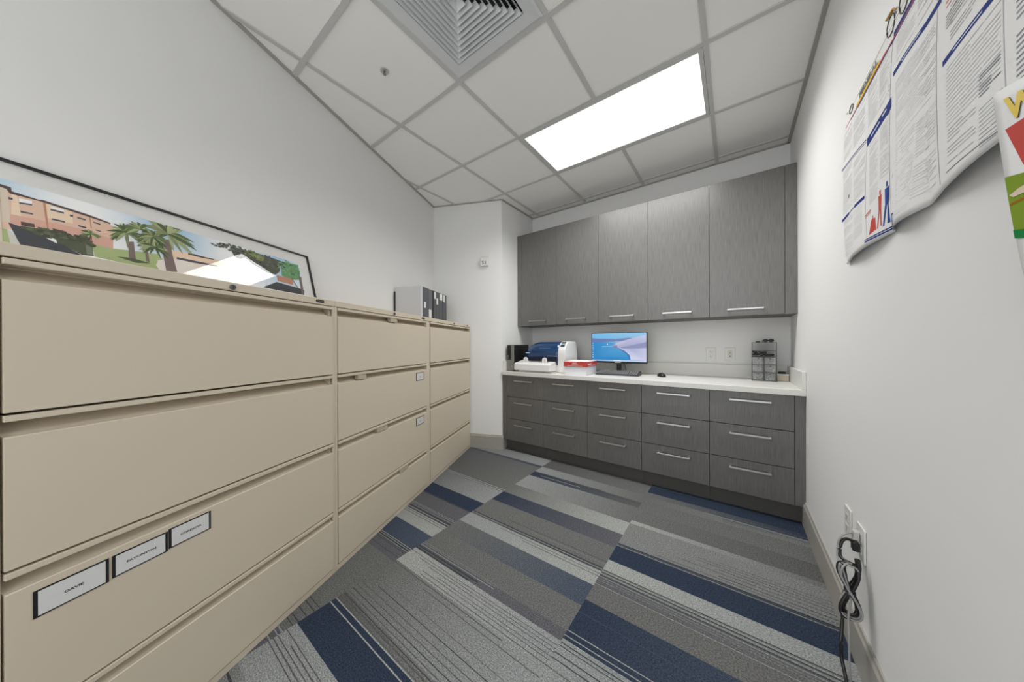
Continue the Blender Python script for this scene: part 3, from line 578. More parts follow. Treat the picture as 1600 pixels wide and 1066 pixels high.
# ------------------------------------------------------------------ cabinet pulls
def pull(w, parent, x, y, z, label=None):
    """bar pull with square feet; front of the panel at local y"""
    bm = B()
    box(bm, x - w / 2, x + w / 2, y - 0.034, y - 0.026, z - 0.006, z + 0.006, 0.0015)
    for sx in (-1, 1):
        xc_ = x + sx * (w / 2 - 0.007); box(bm, xc_ - 0.007, xc_ + 0.007, y - 0.0275, y + 0.0005, z - 0.0075, z + 0.0065, 0.001)
    return obj('handle', bm, steel_m, parent)
# base units: front plane y=YB, local origin at the unit's left bottom front
BX = [-2.003, -1.5445, -1.0785, -0.613, -0.147, 0.309]
DZ = [(0.589, 0.8195), (0.3515, 0.5865), (0.118, 0.349)]
cname = ['leftmost', 'second from the left', 'middle', 'second from the right', 'rightmost']
bl = ['under the scanner and computer tower', 'second from left, under scanner and paper box', 'middle one, under the monitor', 'fourth from left, under the computer mouse', 'rightmost, by the right wall']
for i in range(5):
    a, b = BX[i], BX[i + 1]; w = b - a
    t = thing('base_cabinet', 'grey laminate base cabinet with three drawers, ' + bl[i], 'cabinet', (a, YB, 0), 0, 'base cabinets under the white countertop')
    dp = YW - YB - 0.002
    lx = XL + 0.0015 - a if i == 0 else 0.0005; rx = XR - 0.0015 - a if i == 4 else w - 0.0005
    bm = B(); box(bm, lx, rx, 0.021, dp, 0.118, 0.8195); obj('body', bm, lamin_m, t)
    bm = B(); box(bm, lx, rx, 0.055, 0.073, 0.0008, 0.1175); obj('toe_kick', bm, toe_m, t)
    for z0, z1 in DZ:
        bm = B(); box(bm, 0.0014, w - 0.0014, 0, 0.0195, z0 + 0.0012, z1 - 0.0012, 0.0008); dr = obj('drawer', bm, lam_m, t)
        pull(0.225, dr, (w / 2 if i < 4 else 0.229), 0, z1 - 0.055)
    if i == 0: bm = B(); box(bm, lx, -0.0012, 0, 0.0195, 0.119, 0.8185, 0.0008); obj('filler_panel', bm, lam_m, t)
    if i == 4: bm = B(); box(bm, w + 0.0012, rx, 0, 0.0195, 0.119, 0.8185, 0.0008); obj('filler_panel', bm, lam_m, t)
# wall units
UX = [-2.001, -1.549, -1.082, -0.623, -0.162, 0.293]; UZ0, UZ1 = 1.3624, 2.426
ul = ['leftmost, by the short return wall', 'second from left, above the scanner', 'middle one, above the monitor', 'fourth from left, left of the widest-looking door', 'rightmost, touching the right wall']
for i in range(5):
    a, b = UX[i], UX[i + 1]; w = b - a
    t = thing('wall_cabinet', 'tall grey laminate wall cabinet door unit, ' + ul[i], 'cabinet', (a, YU, 0), 0, 'wall cabinets above the countertop')
    dp = YW - YU - 0.002
    lx = XL + 0.0015 - a if i == 0 else 0.0005; rx = XR - 0.0015 - a if i == 4 else w - 0.0005
    bm = B(); box(bm, lx, rx, 0.021, dp, UZ0, UZ1); obj('body', bm, toe_m, t)
    bm = B(); box(bm, 0.0014, w - 0.0014, 0, 0.0195, UZ0 + 0.002, UZ1, 0.0008); dr = obj('door', bm, lam_m, t)
    pull(0.22, dr, w / 2, 0, UZ0 + 0.052)
    if i == 0: bm = B(); box(bm, lx, -0.0012, 0, 0.0195, UZ0, UZ1, 0.0008); obj('filler_panel', bm, lam_m, t)
    if i == 4: bm = B(); box(bm, w + 0.0012, rx, 0, 0.0195, UZ0, UZ1, 0.0008); obj('filler_panel', bm, lam_m, t)
# countertop
CZ = 0.8600
t = thing('countertop', 'long white countertop with low backsplash over the grey base cabinets', 'countertop', (0, YB, 0.8205))
bm = B(); box(bm, XL + 0.001, XR - 0.001, -0.025, YW - YB - 0.001, 0, CZ - 0.8205, 0.003); obj('slab', bm, top_m, t)
bm = B(); box(bm, XL + 0.0215, XR - 0.0215, YW - YB - 0.021, YW - YB - 0.001, CZ - 0.8200, 0.972 - 0.8205, 0.002); obj('backsplash', bm, top_m, t)
for x0, x1 in ((XL + 0.001, XL + 0.021), (XR - 0.021, XR - 0.001)):
    bm = B(); box(bm, x0, x1, -0.024 if x0 > 0 else 0.001, YW - YB - 0.001, CZ - 0.8200, 0.972 - 0.8205, 0.002); obj('side_splash', bm, top_m, t)
CT = CZ + 0.0006
# ------------------------------------------------------------------ computer tower
t = thing('computer_tower', 'small black computer tower with silver front strip at left end of counter', 'computer', (-2.037, 2.635, CT))
bm = B(); box(bm, 0, 0.094, 0.012, 0.30, 0.0, 0.288, 0.003); obj('case', bm, blk_m, t)
bm = B(); box(bm, 0.001, 0.093, 0, 0.0118, 0.006, 0.287, 0.002); obj('front_panel', bm, mat('tower_silver', (0.24, 0.24, 0.225, 1), 0.35, metal=0.3), t)
bm = B(); box(bm, 0.008, 0.060, -0.0015, -0.0002, 0.125, 0.281, 0.0005); obj('drive_bezel', bm, blk_m, t)
for z in (0.135, 0.15, 0.165):
    bm = B(); box(bm, 0.012, 0.024, -0.003, -0.0016, z, z + 0.006); obj('usb_port', bm, steel_m, t)
bm = B(); box(bm, 0.004, 0.09, 0.0, 0.004, 0.0, 0.0055); obj('foot', bm, blk_m, t)
bm = B(); cyl(bm, (0.07, -0.0005, 0.05), 0.006, 0.0015, 'y', 16); obj('power_button', bm, steel_m, t)
# ------------------------------------------------------------------ document scanner
t = thing('document_scanner', 'white and navy blue desktop document scanner with output tray on the counter', 'scanner', (-1.87, 2.60, CT))
# main body right housing: rounded side cheek, local origin x=-1.87,y=2.60
def cheek(bm, x0, x1, mi=0, s=1.0, dz=0.0):
    pr = [(0.13, 0.0), (0.125, 0.05), (0.12, 0.20), (0.123, 0.235), (0.135, 0.262), (0.165, 0.295), (0.19, 0.312), (0.23, 0.321), (0.375, 0.318), (0.395, 0.305), (0.405, 0.27), (0.425, 0.03), (0.422, 0.0)]
    prism(bm, [(y, z * s + dz) for y, z in pr], 'x', x0, x1, mi, bev=0.006)
bm = B(); cheek(bm, 0.424, 0.503); ck = obj('side_housing', bm, wht_m, t, smooth=False)
# control display on the sloping shoulder
bm = B(); c0 = Vector((0, 0.138, 0.2655)); c1 = Vector((0, 0.188, 0.3125)); nn = Vector((0, -(c1.z - c0.z), (c1.y - c0.y))).normalized() * 0.0025
vs = [bm.verts.new(Vector((x, p.y, p.z)) + nn * k) for k in (0.2, 1) for x, p in ((0.440, c0), (0.488, c0), (0.488, c1), (0.440, c1))]
for q in ((0, 1, 2, 3), (4, 5, 6, 7), (0, 1, 5, 4), (1, 2, 6, 5), (2, 3, 7, 6), (3, 0, 4, 7)): bm.faces.new([vs[i] for i in q])
obj('display', bm, mat('scanner_display', (0.02, 0.05, 0.06, 1), 0.15), ck)
bm = B(); box(bm, 0.440, 0.480, 0.1225, 0.128, 0.005, 0.050, 0.001); obj('vent_cover', bm, wht_m, ck)
# blue hood: bulged shell between x=0.0 and 0.417, tapering to the left
bm = B(); n = 14
hood = [(0.135, 0.075), (0.118, 0.11), (0.112, 0.15), (0.116, 0.20), (0.130, 0.245), (0.155, 0.285), (0.185, 0.308), (0.23, 0.318), (0.32, 0.314), (0.355, 0.26), (0.365, 0.06)]
rows = []
for k in range(n + 1):
    q = k / n; x = 0.010 + 0.4135 * q
    s = 1 - 0.26 * (1 - min(1, q / 0.38)) ** 2.0; sy = 1 - 0.15 * (1 - min(1, q / 0.3)) ** 2
    rows.append([bm.verts.new((x, 0.24 + (y - 0.24) * sy, 0.075 + (z - 0.075) * s)) for y, z in hood])
m_ = len(hood)
for k in range(n):
    for j in range(m_): bm.faces.new((rows[k][j], rows[k][(j + 1) % m_], rows[k + 1][(j + 1) % m_], rows[k + 1][j])).smooth = True
bm.faces.new(rows[0]); bm.faces.new(rows[-1])
hd = obj('hood', bm, blue_m, t)
bm = B(); box(bm, 0.19, 0.33, 0.1335, 0.137, 0.248, 0.2525); obj('brand_stripe', bm, mat('pale_mark', (0.35, 0.45, 0.6, 1), 0.4), hd)
bm = B(); box(bm, 0.30, 0.415, 0.108, 0.113, 0.168, 0.173); obj('trim_strip', bm, mat('pale_mark', (0.35, 0.45, 0.6, 1), 0.4), hd)
bm = B(); box(bm, 0.035, 0.085, 0.1125, 0.116, 0.196, 0.206, 0.0005); obj('badge', bm, mat('pale_badge', (0.5, 0.6, 0.7, 1), 0.4), hd)
bm = B(); box(bm, 0.045, 0.4235, 0.1085, 0.1225, 0.105, 0.160, 0.003); obj('paper_slot', bm, dblue_m, t)
bm = B(); box(bm, 0.02, 0.4235, 0.135, 0.365, 0.0, 0.105, 0.004); obj('lower_body', bm, wht_m, t)
bm = B(); box(bm, 0.015, 0.4165, 0.012, 0.135, 0.0, 0.0125, 0.002); obj('foot_plate', bm, mat('scanner_beige', (0.5, 0.5, 0.46, 1), 0.5), t)
# output tray
bm = B(); prism(bm, [(-0.004, 0.017), (-0.010, 0.022), (-0.008, 0.084), (0.004, 0.095), (0.135, 0.118), (0.135, 0.017)], 'x', -0.035, 0.402, bev=0.005)
tr_ = obj('output_tray', bm, wht_m, t)
bm = B(); prism(bm, [(0.06, 0.1035), (0.134, 0.1165), (0.134, 0.120), (0.06, 0.107)], 'x', 0.11, 0.34); obj('tray_insert', bm, grey_m, tr_)
for x in (0.088, 0.318):
    bm = B(); pts = [(-0.028, 0)] + [(0.028 * math.cos(q) * -1, 0.034 + 0.028 * math.sin(q)) for q in [PI * j / 10 for j in range(11)]] + [(0.028, 0)]
    prism(bm, [(x + p, 0.096 + z) for p, z in pts], 'y', 0.030, 0.036, bev=0.001); g_ = obj('paper_guide', bm, wht_m, tr_)
    bm = B(); box(bm, x - 0.001, x + 0.001, 0.0293, 0.0299, 0.108, 0.138); obj('guide_mark', bm, grey_m, g_)
# ------------------------------------------------------------------ copy paper box
t = thing('paper_box', 'white box of copy paper with red and white lid beside the scanner', 'box', (-1.322, 2.600, CT), math.radians(2))
bm = B(); box(bm, 0.008, 0.222, 0.006, 0.274, 0, 0.080, 0.001); obj('paper_stack', bm, lav_m, t)
bm = B(); box(bm, 0, 0.230, 0, 0.280, 0.0795, 0.128, 0.002); ld = obj('lid', bm, red_m, t)
bm = B(); box(bm, 0.002, 0.228, 0.002, 0.278, 0.1282, 0.1290); obj('lid_top', bm, pap_m, ld)
bm = B()
box(bm, 0.04, 0.19, -0.0009, -0.0002, 0.086, 0.089)
box(bm, 0.09, 0.135, -0.0009, -0.0002, 0.112, 0.117); box(bm, 0.085, 0.15, -0.0009, -0.0002, 0.101, 0.103); box(bm, 0.08, 0.14, -0.0009, -0.0002, 0.095, 0.0965)
box(bm, 0.2302, 0.2309, 0.03, 0.13, 0.098, 0.110); box(bm, 0.2302, 0.2309, 0.14, 0.22, 0.092, 0.0945); box(bm, 0.2302, 0.2309, 0.04, 0.25, 0.085, 0.0875)
obj('print', bm, mat('lid_print', (0.72, 0.6, 0.56, 1), 0.6), ld)
# ------------------------------------------------------------------ monitor
MY = 2.985
t = thing('monitor', 'black thin-bezel computer monitor showing a blue lagoon and pale dunes', 'monitor', (-0.925, MY + 0.06, CT), math.radians(-1))
mw, mz0, mz1 = 0.272, 0.103, 0.404
bm = B(); box(bm, -mw, mw, -0.06, -0.035, mz0, mz1, 0.003); obj('housing', bm, blk_m, t)
bm = B(); box(bm, -0.022, 0.022, -0.032, -0.005, 0.012, 0.24, 0.003); obj('stand_neck', bm, blk_m, t)
bm = B(); box(bm, -0.115, 0.115, -0.07, 0.09, 0.0, 0.012, 0.004); obj('stand_base', bm, blk_m, t)
bm = B(); box(bm, -0.03, 0.03, -0.0615, -0.0602, mz0 + 0.004, mz0 + 0.012); obj('brand_mark', bm, steel_m, t)
bm = B(); cl = bm.loops.layers.float_color.new('Col')
sx0, sx1, sz0, sz1 = -mw + 0.006, mw - 0.006, mz0 + 0.018, mz1 - 0.006
yz = [-0.0606]
def scr(pts, cols):
    yz[0] -= 0.00003
    vs = [bm.verts.new((sx0 + (sx1 - sx0) * u, yz[0], sz0 + (sz1 - sz0) * v)) for u, v in pts]
    f = bm.faces.new(vs)
    if isinstance(cols[0], (int, float)): cols = [cols] * len(pts)
    for lp, c in zip(f.loops, cols): lp[cl] = srgb(*c)
scr([(0, 0), (1, 0), (1, 1), (0, 1)], [(10, 120, 190), (20, 130, 200), (150, 205, 240), (120, 195, 240)])
scr([(0, 0.05), (0.75, 0.05), (0.75, 0.6), (0, 0.72)], [(8, 128, 196), (8, 140, 206), (90, 175, 225), (24, 135, 205)])
scr([(0, 0.70), (0.15, 0.68), (0.45, 0.70), (0.45, 0.79), (0.3, 0.80), (0.12, 0.81), (0, 0.84)], (104, 124, 178))
scr([(0.3, 0.72), (0.6, 0.72), (0.85, 0.82), (0.7, 0.83), (0.5, 0.80)], (118, 130, 180))
scr([(0.40, 0.575), (0.48, 0.66), (0.62, 0.74), (0.80, 0.84), (1, 0.93), (1, 0.45), (0.7, 0.40), (0.52, 0.47)], [(150, 150, 190), (205, 200, 224), (190, 190, 220), (190, 195, 225), (205, 208, 232), (160, 164, 205), (176, 178, 216), (170, 170, 205)])
scr([(0.55, 0.50), (0.75, 0.57), (1, 0.68), (1, 0.50), (0.8, 0.44), (0.62, 0.42)], (142, 148, 190))
scr([(0.50, 0.46), (0.62, 0.36), (0.70, 0.22), (0.72, 0.06), (1, 0.05), (1, 0.47), (0.75, 0.46)], [(190, 196, 228), (198, 204, 234), (206, 210, 236), (214, 216, 240), (204, 208, 236), (196, 200, 230), (170, 176, 214)])
scr([(0.49, 0.46), (0.61, 0.34), (0.69, 0.20), (0.71, 0.06), (0.73, 0.06), (0.715, 0.22), (0.63, 0.37), (0.51, 0.47)], (66, 110, 170))
scr([(0.41, 0.54), (0.49, 0.56), (0.49, 0.49), (0.44, 0.48)], (140, 118, 150))
scr([(0.20, 0.515), (0.42, 0.53), (0.42, 0.54), (0.2, 0.53)], (190, 220, 240)); scr([(0.295, 0.595), (0.315, 0.595), (0.315, 0.63), (0.295, 0.63)], (230, 244, 252))
scr([(0, 0), (1, 0), (1, 0.05), (0, 0.05)], [(150, 200, 240), (200, 214, 240), (200, 214, 240), (110, 185, 235)])
scr([(0.42, 0.01), (0.56, 0.01), (0.56, 0.04), (0.42, 0.04)], (236, 240, 250))
for k in range(7): scr([(0.012, 0.12 + k * 0.085), (0.028, 0.12 + k * 0.085), (0.028, 0.15 + k * 0.085), (0.012, 0.15 + k * 0.085)], (200, 228, 246))
scm = bpy.data.materials.new('monitor_screen'); scm.use_nodes = True; nt = scm.node_tree; b_ = nt.nodes['Principled BSDF']
a_ = nt.nodes.new('ShaderNodeVertexColor'); a_.layer_name = 'Col'; nt.links.new(a_.outputs[0], b_.inputs['Emission Color']); b_.inputs['Emission Strength'].default_value = 0.53
b_.inputs['Base Color'].default_value = (0.01, 0.01, 0.01, 1); b_.inputs['Roughness'].default_value = 0.35
obj('screen', bm, scm, t, normals=False)
o = B(); tube(o, smooth_path([(-1.0 + 0.115, MY + 0.05, CT + 0.10), (-0.868, MY + 0.045, CT + 0.075), (-0.862, MY + 0.05, CT + 0.03), (-0.90, MY + 0.11, CT + 0.006), (-0.95, MY + 0.17, CT + 0.006)]), 0.003)
vc = obj('video_cable', o, blk_m, None); vc.parent = t; bpy.context.view_layer.update(); vc.matrix_parent_inverse = t.matrix_world.inverted()
# ------------------------------------------------------------------ keyboard and mouse
t = thing('keyboard', 'black full-size keyboard lying in front of the monitor', 'keyboard', (-1.075, 2.775, CT), math.radians(5))
bm = B(); prism(bm, [(0, 0), (0, 0.010), (0.150, 0.036), (0.155, 0.030), (0.150, 0.0)], 'x', 0, 0.39, bev=0.002); obj('base', bm, dgrey_m, t)
for r in range(6):
    bm = B(); xo = 0.008
    for c_ in range(19):
        if c_ in (15, 99): xo += 0.004
        if r == 0 and 3 <= c_ <= 8:
            if c_ == 3: box(bm, xo, xo + 0.112, 0.008, 0.024, 0.011, 0.0165, 0.001)
            xo += 0.0192; continue
        y = 0.008 + r * 0.023; z = 0.0105 + y * 0.17
        box(bm, xo, xo + 0.0165, y, y + 0.017, z, z + 0.007, 0.0015, seg=1); xo += 0.0192
    obj('key_row', bm, key_m, t)
t = thing('computer_mouse', 'small black computer mouse on the white counter right of the monitor', 'mouse', (-0.525, 2.93, CT), math.radians(35))
bm = B(); bmesh.ops.create_uvsphere(bm, u_segments=28, v_segments=16, radius=1)
for v in bm.verts: v.co = Vector((v.co.x * 0.031 * (1 - 0.12 * v.co.y), v.co.y * 0.053, max(0, v.co.z) ** 0.85 * 0.034 if v.co.z > 0 else 0))
obj('shell', bm, blk_m, t, smooth=True)
bm = B(); cyl(bm, (-0.003, -0.025, 0.031), 0.009, 0.006, 'x', 20); obj('scroll_wheel', bm, grey_m, t)
# ------------------------------------------------------------------ acrylic drawer organiser
OX, OY = 0.111, 3.005
t = thing('drawer_organizer', 'clear desktop organiser with small drawers full of dark and pale bits', 'organizer', (OX, OY, CT))
ow, od, oh = 0.148, 0.165, 0.300
dk = mat('acrylic_edge', (0.035, 0.035, 0.038, 1), 0.3)
bm = B()
for x in (0, ow - 0.003): box(bm, x, x + 0.003, 0, od, 0, oh)
box(bm, 0.003, ow - 0.003, od - 0.003, od, 0, oh)
obj('case', bm, acr_m, t)
zl = [0, 0.064, 0.124, 0.184, 0.234, oh - 0.003]
bm = B()
for z in zl: box(bm, 0.0032, ow - 0.0032, 0.001, od - 0.0035, z, z + 0.0034)
box(bm, ow / 2 - 0.003, ow / 2 + 0.003, -0.001, od - 0.0035, 0.0032, 0.1838)
for x in (-0.0006, ow - 0.0036): box(bm, x, x + 0.0042, -0.0015, -0.0001, 0, oh)
obj('divider', bm, dk, t)
ro = random.Random(11)
stuffm = mat('mixed_grey_parts', (0.3, 0.3, 0.3, 1), 0.5, noise=(55, (1, 1, 2.6), (0.01, 0.01, 0.011, 1), (0.62, 0.62, 0.62, 1)))
for r in range(3):
    for c_ in range(2):
        x0 = 0.005 + c_ * (ow / 2 - 0.002); x1 = x0 + ow / 2 - 0.009; z0 = zl[r] + 0.0038; z1 = zl[r + 1] - 0.001
        bm = B(); box(bm, x0, x1, 0.0, 0.002, z0, z1); box(bm, x0, x1, 0.002, od - 0.008, z0, z0 + 0.0012)
        dw = obj('drawer', bm, acr_m, t)
        bm = B(); cyl(bm, ((x0 + x1) / 2, -0.007, z1 - 0.008), 0.004, 0.007, 'y', 12); obj('knob', bm, dk, dw)
        bm = B()
        for k in range(34):
            x = ro.uniform(x0 + 0.008, x1 - 0.008); z = ro.uniform(z0 + 0.006, z1 - 0.014); y = ro.uniform(0.01, 0.05); s = ro.uniform(0.003, 0.006)
            box(bm, x - s, x + s, y - s, y + s, z - s * .7, z + s * .7)
        c2 = obj('contents', bm, stuffm, dw); c2['kind'] = 'stuff'
bm = B()
for k in range(60):
    q = ro.random(); x = 0.012 + q * 0.12; z = 0.1885 + 0.008 + ro.random() * (0.032 if x < 0.09 else 0.008); y = ro.uniform(0.012, 0.07); s = ro.uniform(0.005, 0.010)
    box(bm, x - s, x + s, y - s, y + s, z - s * .6, z + s * .6)
c2 = obj('contents', bm, blkm_m, t); c2['kind'] = 'stuff'
t = thing('eyewear_pile', 'black sunglasses lying on top of the clear organiser', 'glasses', (OX, OY, CT + oh + 0.0008))
bm = B()
for cx_ in (0.085, 0.118):
    tube(bm, [(cx_ + 0.015 * math.cos(q), 0.03, 0.013 + 0.010 * math.sin(q)) for q in [2 * PI * j / 16 for j in range(16)]], 0.0028, 8, closed=True)
tube(bm, [(0.098, 0.03, 0.014), (0.1015, 0.029, 0.017), (0.105, 0.03, 0.014)], 0.0026)
for x, y in ((0.0705, 0.03), (0.1325, 0.03)): tube(bm, smooth_path([(x, y, 0.017), (x, y + 0.05, 0.016), (x, y + 0.10, 0.008), (x, y + 0.11, 0.0035)]), 0.0022)
obj('frame', bm, blk_m, t)
for cx_ in (0.085, 0.118):
    bm = B(); cyl(bm, (cx_, 0.0292, 0.013), 0.0135, 0.0016, 'y', 20); o_ = obj('lens', bm, mat('dark_lens', (0.015, 0.015, 0.017, 1), 0.1), t)
    for v in o_.data.vertices: v.co.z = 0.013 + (v.co.z - 0.013) * 0.66
bm = B(); box(bm, 0.025, 0.052, 0.02, 0.045, 0, 0.009, 0.002)
obj('trinket', bm, blkm_m, None, (OX, OY, CT + oh + 0.0008), label='tiny black clip lying at left on top of the clear organiser', cat='clip')
# small cream box with odds and ends
t = thing('small_box', 'low cream cardboard box in the corner right of the clear organiser', 'box', (0.268, 3.085, CT))
bm = B(); box(bm, 0, 0.068, 0, 0.095, 0, 0.046, 0.001); obj('carton', bm, mat('cream_card', (0.62, 0.56, 0.44, 1), 0.7), t)
bm = B(); box(bm, -0.004, 0.070, -0.004, 0.097, 0.0465, 0.0535, 0.001); obj('lid', bm, pap_m, t)
bm = B(); tube(bm, [(0.03 + 0.02 * math.cos(q), 0.05 + 0.016 * math.sin(q), 0.006) for q in [2 * PI * j / 20 for j in range(20)]], 0.004, 8, closed=True); tube(bm, [(0.03 + 0.018 * math.cos(q), 0.05 + 0.015 * math.sin(q), 0.013) for q in [2 * PI * j / 20 for j in range(20)]], 0.0035, 8, closed=True)
obj('coiled_cable', bm, dgrey_m, None, (0.272, 3.085, CT + 0.0545 - 0.001), label='little coil of dark cable resting on the cream box', cat='cable')
# ------------------------------------------------------------------ outlets
def plate(name, label, loc, rotz, kindp, group='wall outlets', w=0.072, h=0.117):
    t = thing(name, label, 'outlet', loc, rotz, group)
    bm = B(); box(bm, -w / 2, w / 2, -0.006, -0.0005, -h / 2, h / 2, 0.002); obj('cover_plate', bm, outl_m, t)
    if kindp == 'duplex':
        for z in (-0.021, 0.021):
            bm = B(); box(bm, -0.0165, 0.0165, -0.0075, -0.006, z - 0.0145, z + 0.0145, 0.001); s_ = obj('socket', bm, outl_m, t)
            bm = B(); box(bm, -0.008, -0.0055, -0.0082, -0.0074, z - 0.003, z + 0.008); box(bm, 0.005, 0.0075, -0.0082, -0.0074, z - 0.002, z + 0.007); cyl(bm, (0, -0.0082, z - 0.008), 0.0028, 0.0009, 'y', 10); obj('slot', bm, grey_m, s_)
    else:
        bm = B(); box(bm, -0.0165, 0.0165, -0.0075, -0.006, -0.034, 0.034, 0.001); s_ = obj('jack_insert', bm, mat('insert_cream', (0.66, 0.62, 0.56, 1), 0.4), t)
        bm = B(); cyl(bm, (0, -0.0084, -0.016), 0.005, 0.001, 'y', 16); obj('jack', bm, blk_m, s_)
        bm = B(); cyl(bm, (0, -0.0084, 0.012), 0.004, 0.001, 'y', 16); obj('jack', bm, grey_m, s_)
    return t
plate('power_outlet', 'white duplex outlet above the counter, left of the jack plate', (-0.169, YW, 1.0575), 0, 'duplex')
plate('jack_plate', 'white wall plate above counter with one black round jack', (-0.030, YW, 1.0595), 0, 'jack')
plate('power_outlet', 'low white outlet on right wall with nothing plugged in, nearer the cabinets', (XR, 1.712, 0.450), PI / 2 * 3, 'duplex', h=0.118)
plate('power_outlet', 'low white outlet on right wall with the bundled cords plugged in', (XR, 1.563, 0.450), PI / 2 * 3, 'duplex', w=0.08)
# ------------------------------------------------------------------ cords
def wpt(y, z, x=0.315): return (x, y, z)
bm = B()
def loops(n, ph, r, jit):
    rj = random.Random(ph); out = []
    for k in range(n):
        a_, b_, o_ = rj.uniform(.8, 1.1), rj.uniform(.86, 1.08), rj.uniform(-jit, jit)
        for q in range(14):
            t_ = 2 * PI * q / 14
            out.append((0.316 + 0.023 * a_ * math.sin(2 * t_) + o_ * .6, 1.497 + 0.016 * math.sin(t_ + k) + o_, 0.310 + 0.084 * b_ * math.cos(t_)))
    return out
blackpath = [(0.349, 1.563, 0.437), (0.338, 1.560, 0.447), (0.322, 1.552, 0.456), (0.308, 1.545, 0.448), (0.301, 1.540, 0.42)] + [(0.300, 1.52, 0.40)] + loops(4, 1, .0042, .009) + [(0.31, 1.497, 0.30), (0.300, 1.497, 0.24), (0.297, 1.49, 0.20), (0.288, 1.46, 0.15), (0.287, 1.45, 0.10), (0.292, 1.42, 0.05), (0.29, 1.37, 0.008), (0.27, 1.2, 0.0055), (0.26, 0.9, 0.0055)]
tube(bm, smooth_path(blackpath, 5), 0.0050, 10)
cordt = thing('cord_bundle', 'black and grey cords tied in a looped bundle, hanging from the right wall outlet', 'cord', (0.345, 1.563, 0.437))
def rel(o, e): o.parent = e; o.location = -e.location; return o
tag(rel(obj('cable', bm, blk_m, None), cordt), 'black cable')
bm = B(); box(bm, 0.334, 0.3515, 1.550, 1.576, 0.418, 0.450, 0.003); rel(obj('plug', bm, blk_m, None), cordt)
bm = B(); tube(bm, [(0.314 + 0.011 * math.cos(q), 1.488 + 0.022 * math.sin(q), 0.310 + 0.006 * math.sin(q)) for q in [2 * PI * j / 14 for j in range(14)]], 0.0032, 8, closed=True); rel(obj('cable_tie', bm, blkm_m, None), cordt)
bm = B(); tube(bm, smooth_path([(0.334, 1.50, 0.418), (0.336, 1.498, 0.392), (0.333, 1.498, 0.355)]), 0.0075, 10); rel(obj('connector', bm, blk_m, None), cordt)
gp = [(0.349, 1.560, 0.475), (0.338, 1.558, 0.480), (0.318, 1.550, 0.474), (0.301, 1.542, 0.455), (0.294, 1.535, 0.42), (0.293, 1.515, 0.39)] + [(x - 0.006, y - 0.022, z + 0.004) for x, y, z in loops(2, 5, .0034, .005)] + [(0.312, 1.47, 0.30), (0.306, 1.465, 0.24), (0.304, 1.45, 0.18), (0.303, 1.44, 0.10), (0.303, 1.43, 0.05), (0.302, 1.40, 0.006), (0.30, 1.2, 0.0045), (0.30, 0.9, 0.0045)]
cordg = cordt
bm = B(); tube(bm, smooth_path(gp, 5), 0.0029, 10); rel(obj('cable', bm, mat('cord_light_grey', (0.30, 0.30, 0.30, 1), 0.45), None), cordg)['label'] = 'light grey cable'
bm = B(); box(bm, 0.336, 0.3515, 1.550, 1.574, 0.461, 0.489, 0.003); rel(obj('plug', bm, mat('plug_clear_grey', (0.5, 0.49, 0.48, 1), 0.3), None), cordg)
# ------------------------------------------------------------------ wall sensor on the short wall
t = thing('wall_sensor', 'small white wall sensor box with grey symbol on the short end wall', 'sensor', LW(SS, 1.035, 2.02), ROT - PI / 2)
# local: x runs to the left along the end wall toward the left wall, -y into the room
bm = B(); box(bm, -0.050, 0.045, -0.010, -0.0005, 0.0, 0.118, 0.003); obj('back_plate', bm, outl_m, t)
bm = B(); box(bm, -0.048, 0.040, -0.034, -0.0102, 0.002, 0.090, 0.006); cs_ = obj('housing', bm, wht_m, t)
# ------------------------------------------------------------------ posters on the right wall
def bulge(y, z):
    v = min(1, max(0, (z - 1.455) / 0.59))
    e = max(0.0, math.sin(PI * v)) ** 0.7
    lo = 0.020 * math.sin(PI * min(1, max(0, (1.705 - y) / 0.425))) if y > 1.28 else 0.004 + 0.020 * abs(math.sin(PI * min(1.0, (1.28 - y) / 0.20))) * (1 if y > 1.08 else 0) + (0.026 * math.sin(PI * min(1.0, (1.08 - y) / 0.50)) if y <= 1.08 else 0)
    return 0.003 + e * (0.015 if y > 1.28 else 0.012) + lo * (1 - v) ** 1.6
def SPT(y, z, off=0.0): return Vector((XR - 0.0005 - bulge(y, z) - off, y, z))
def app(ya, za):
    """printed position whose sight line from the room's middle falls at (ya, za) on the wall behind"""
    y, z = ya, za
    for _ in range(4):
        k = 1 - bulge(y, z) / XR; y = ya * k; z = CAM_H + (za - CAM_H) * k
    return y, z
PZ0, PZ1, PY0, PY1 = 1.455, 2.043, 0.55, 1.706
t = thing('labor_law_poster', 'large white FEDERAL notice poster of fine print curling off the right wall', 'poster', (XR - 0.001, 1.13, PZ0))
def PL(y, z, off): return SPT(y, z, off) - t.location
bm = B(); NY, NZ = 260, 36
g = [[bm.verts.new(PL(PY0 + (PY1 - PY0) * i / NY, PZ0 + (PZ1 - PZ0) * j / NZ, 0.0003)) for j in range(NZ + 1)] for i in range(NY + 1)]
for i in range(NY):
    for j in range(NZ): bm.faces.new((g[i][j], g[i + 1][j], g[i + 1][j + 1], g[i][j + 1])).smooth = True
sh = obj('sheet', bm, pap_m, t); md = sh.modifiers.new('thickness', 'SOLIDIFY'); md.thickness = 0.00025; md.offset = 0
bm = B(); cl = bm.loops.layers.float_color.new('Col')
lift = [0.0009]
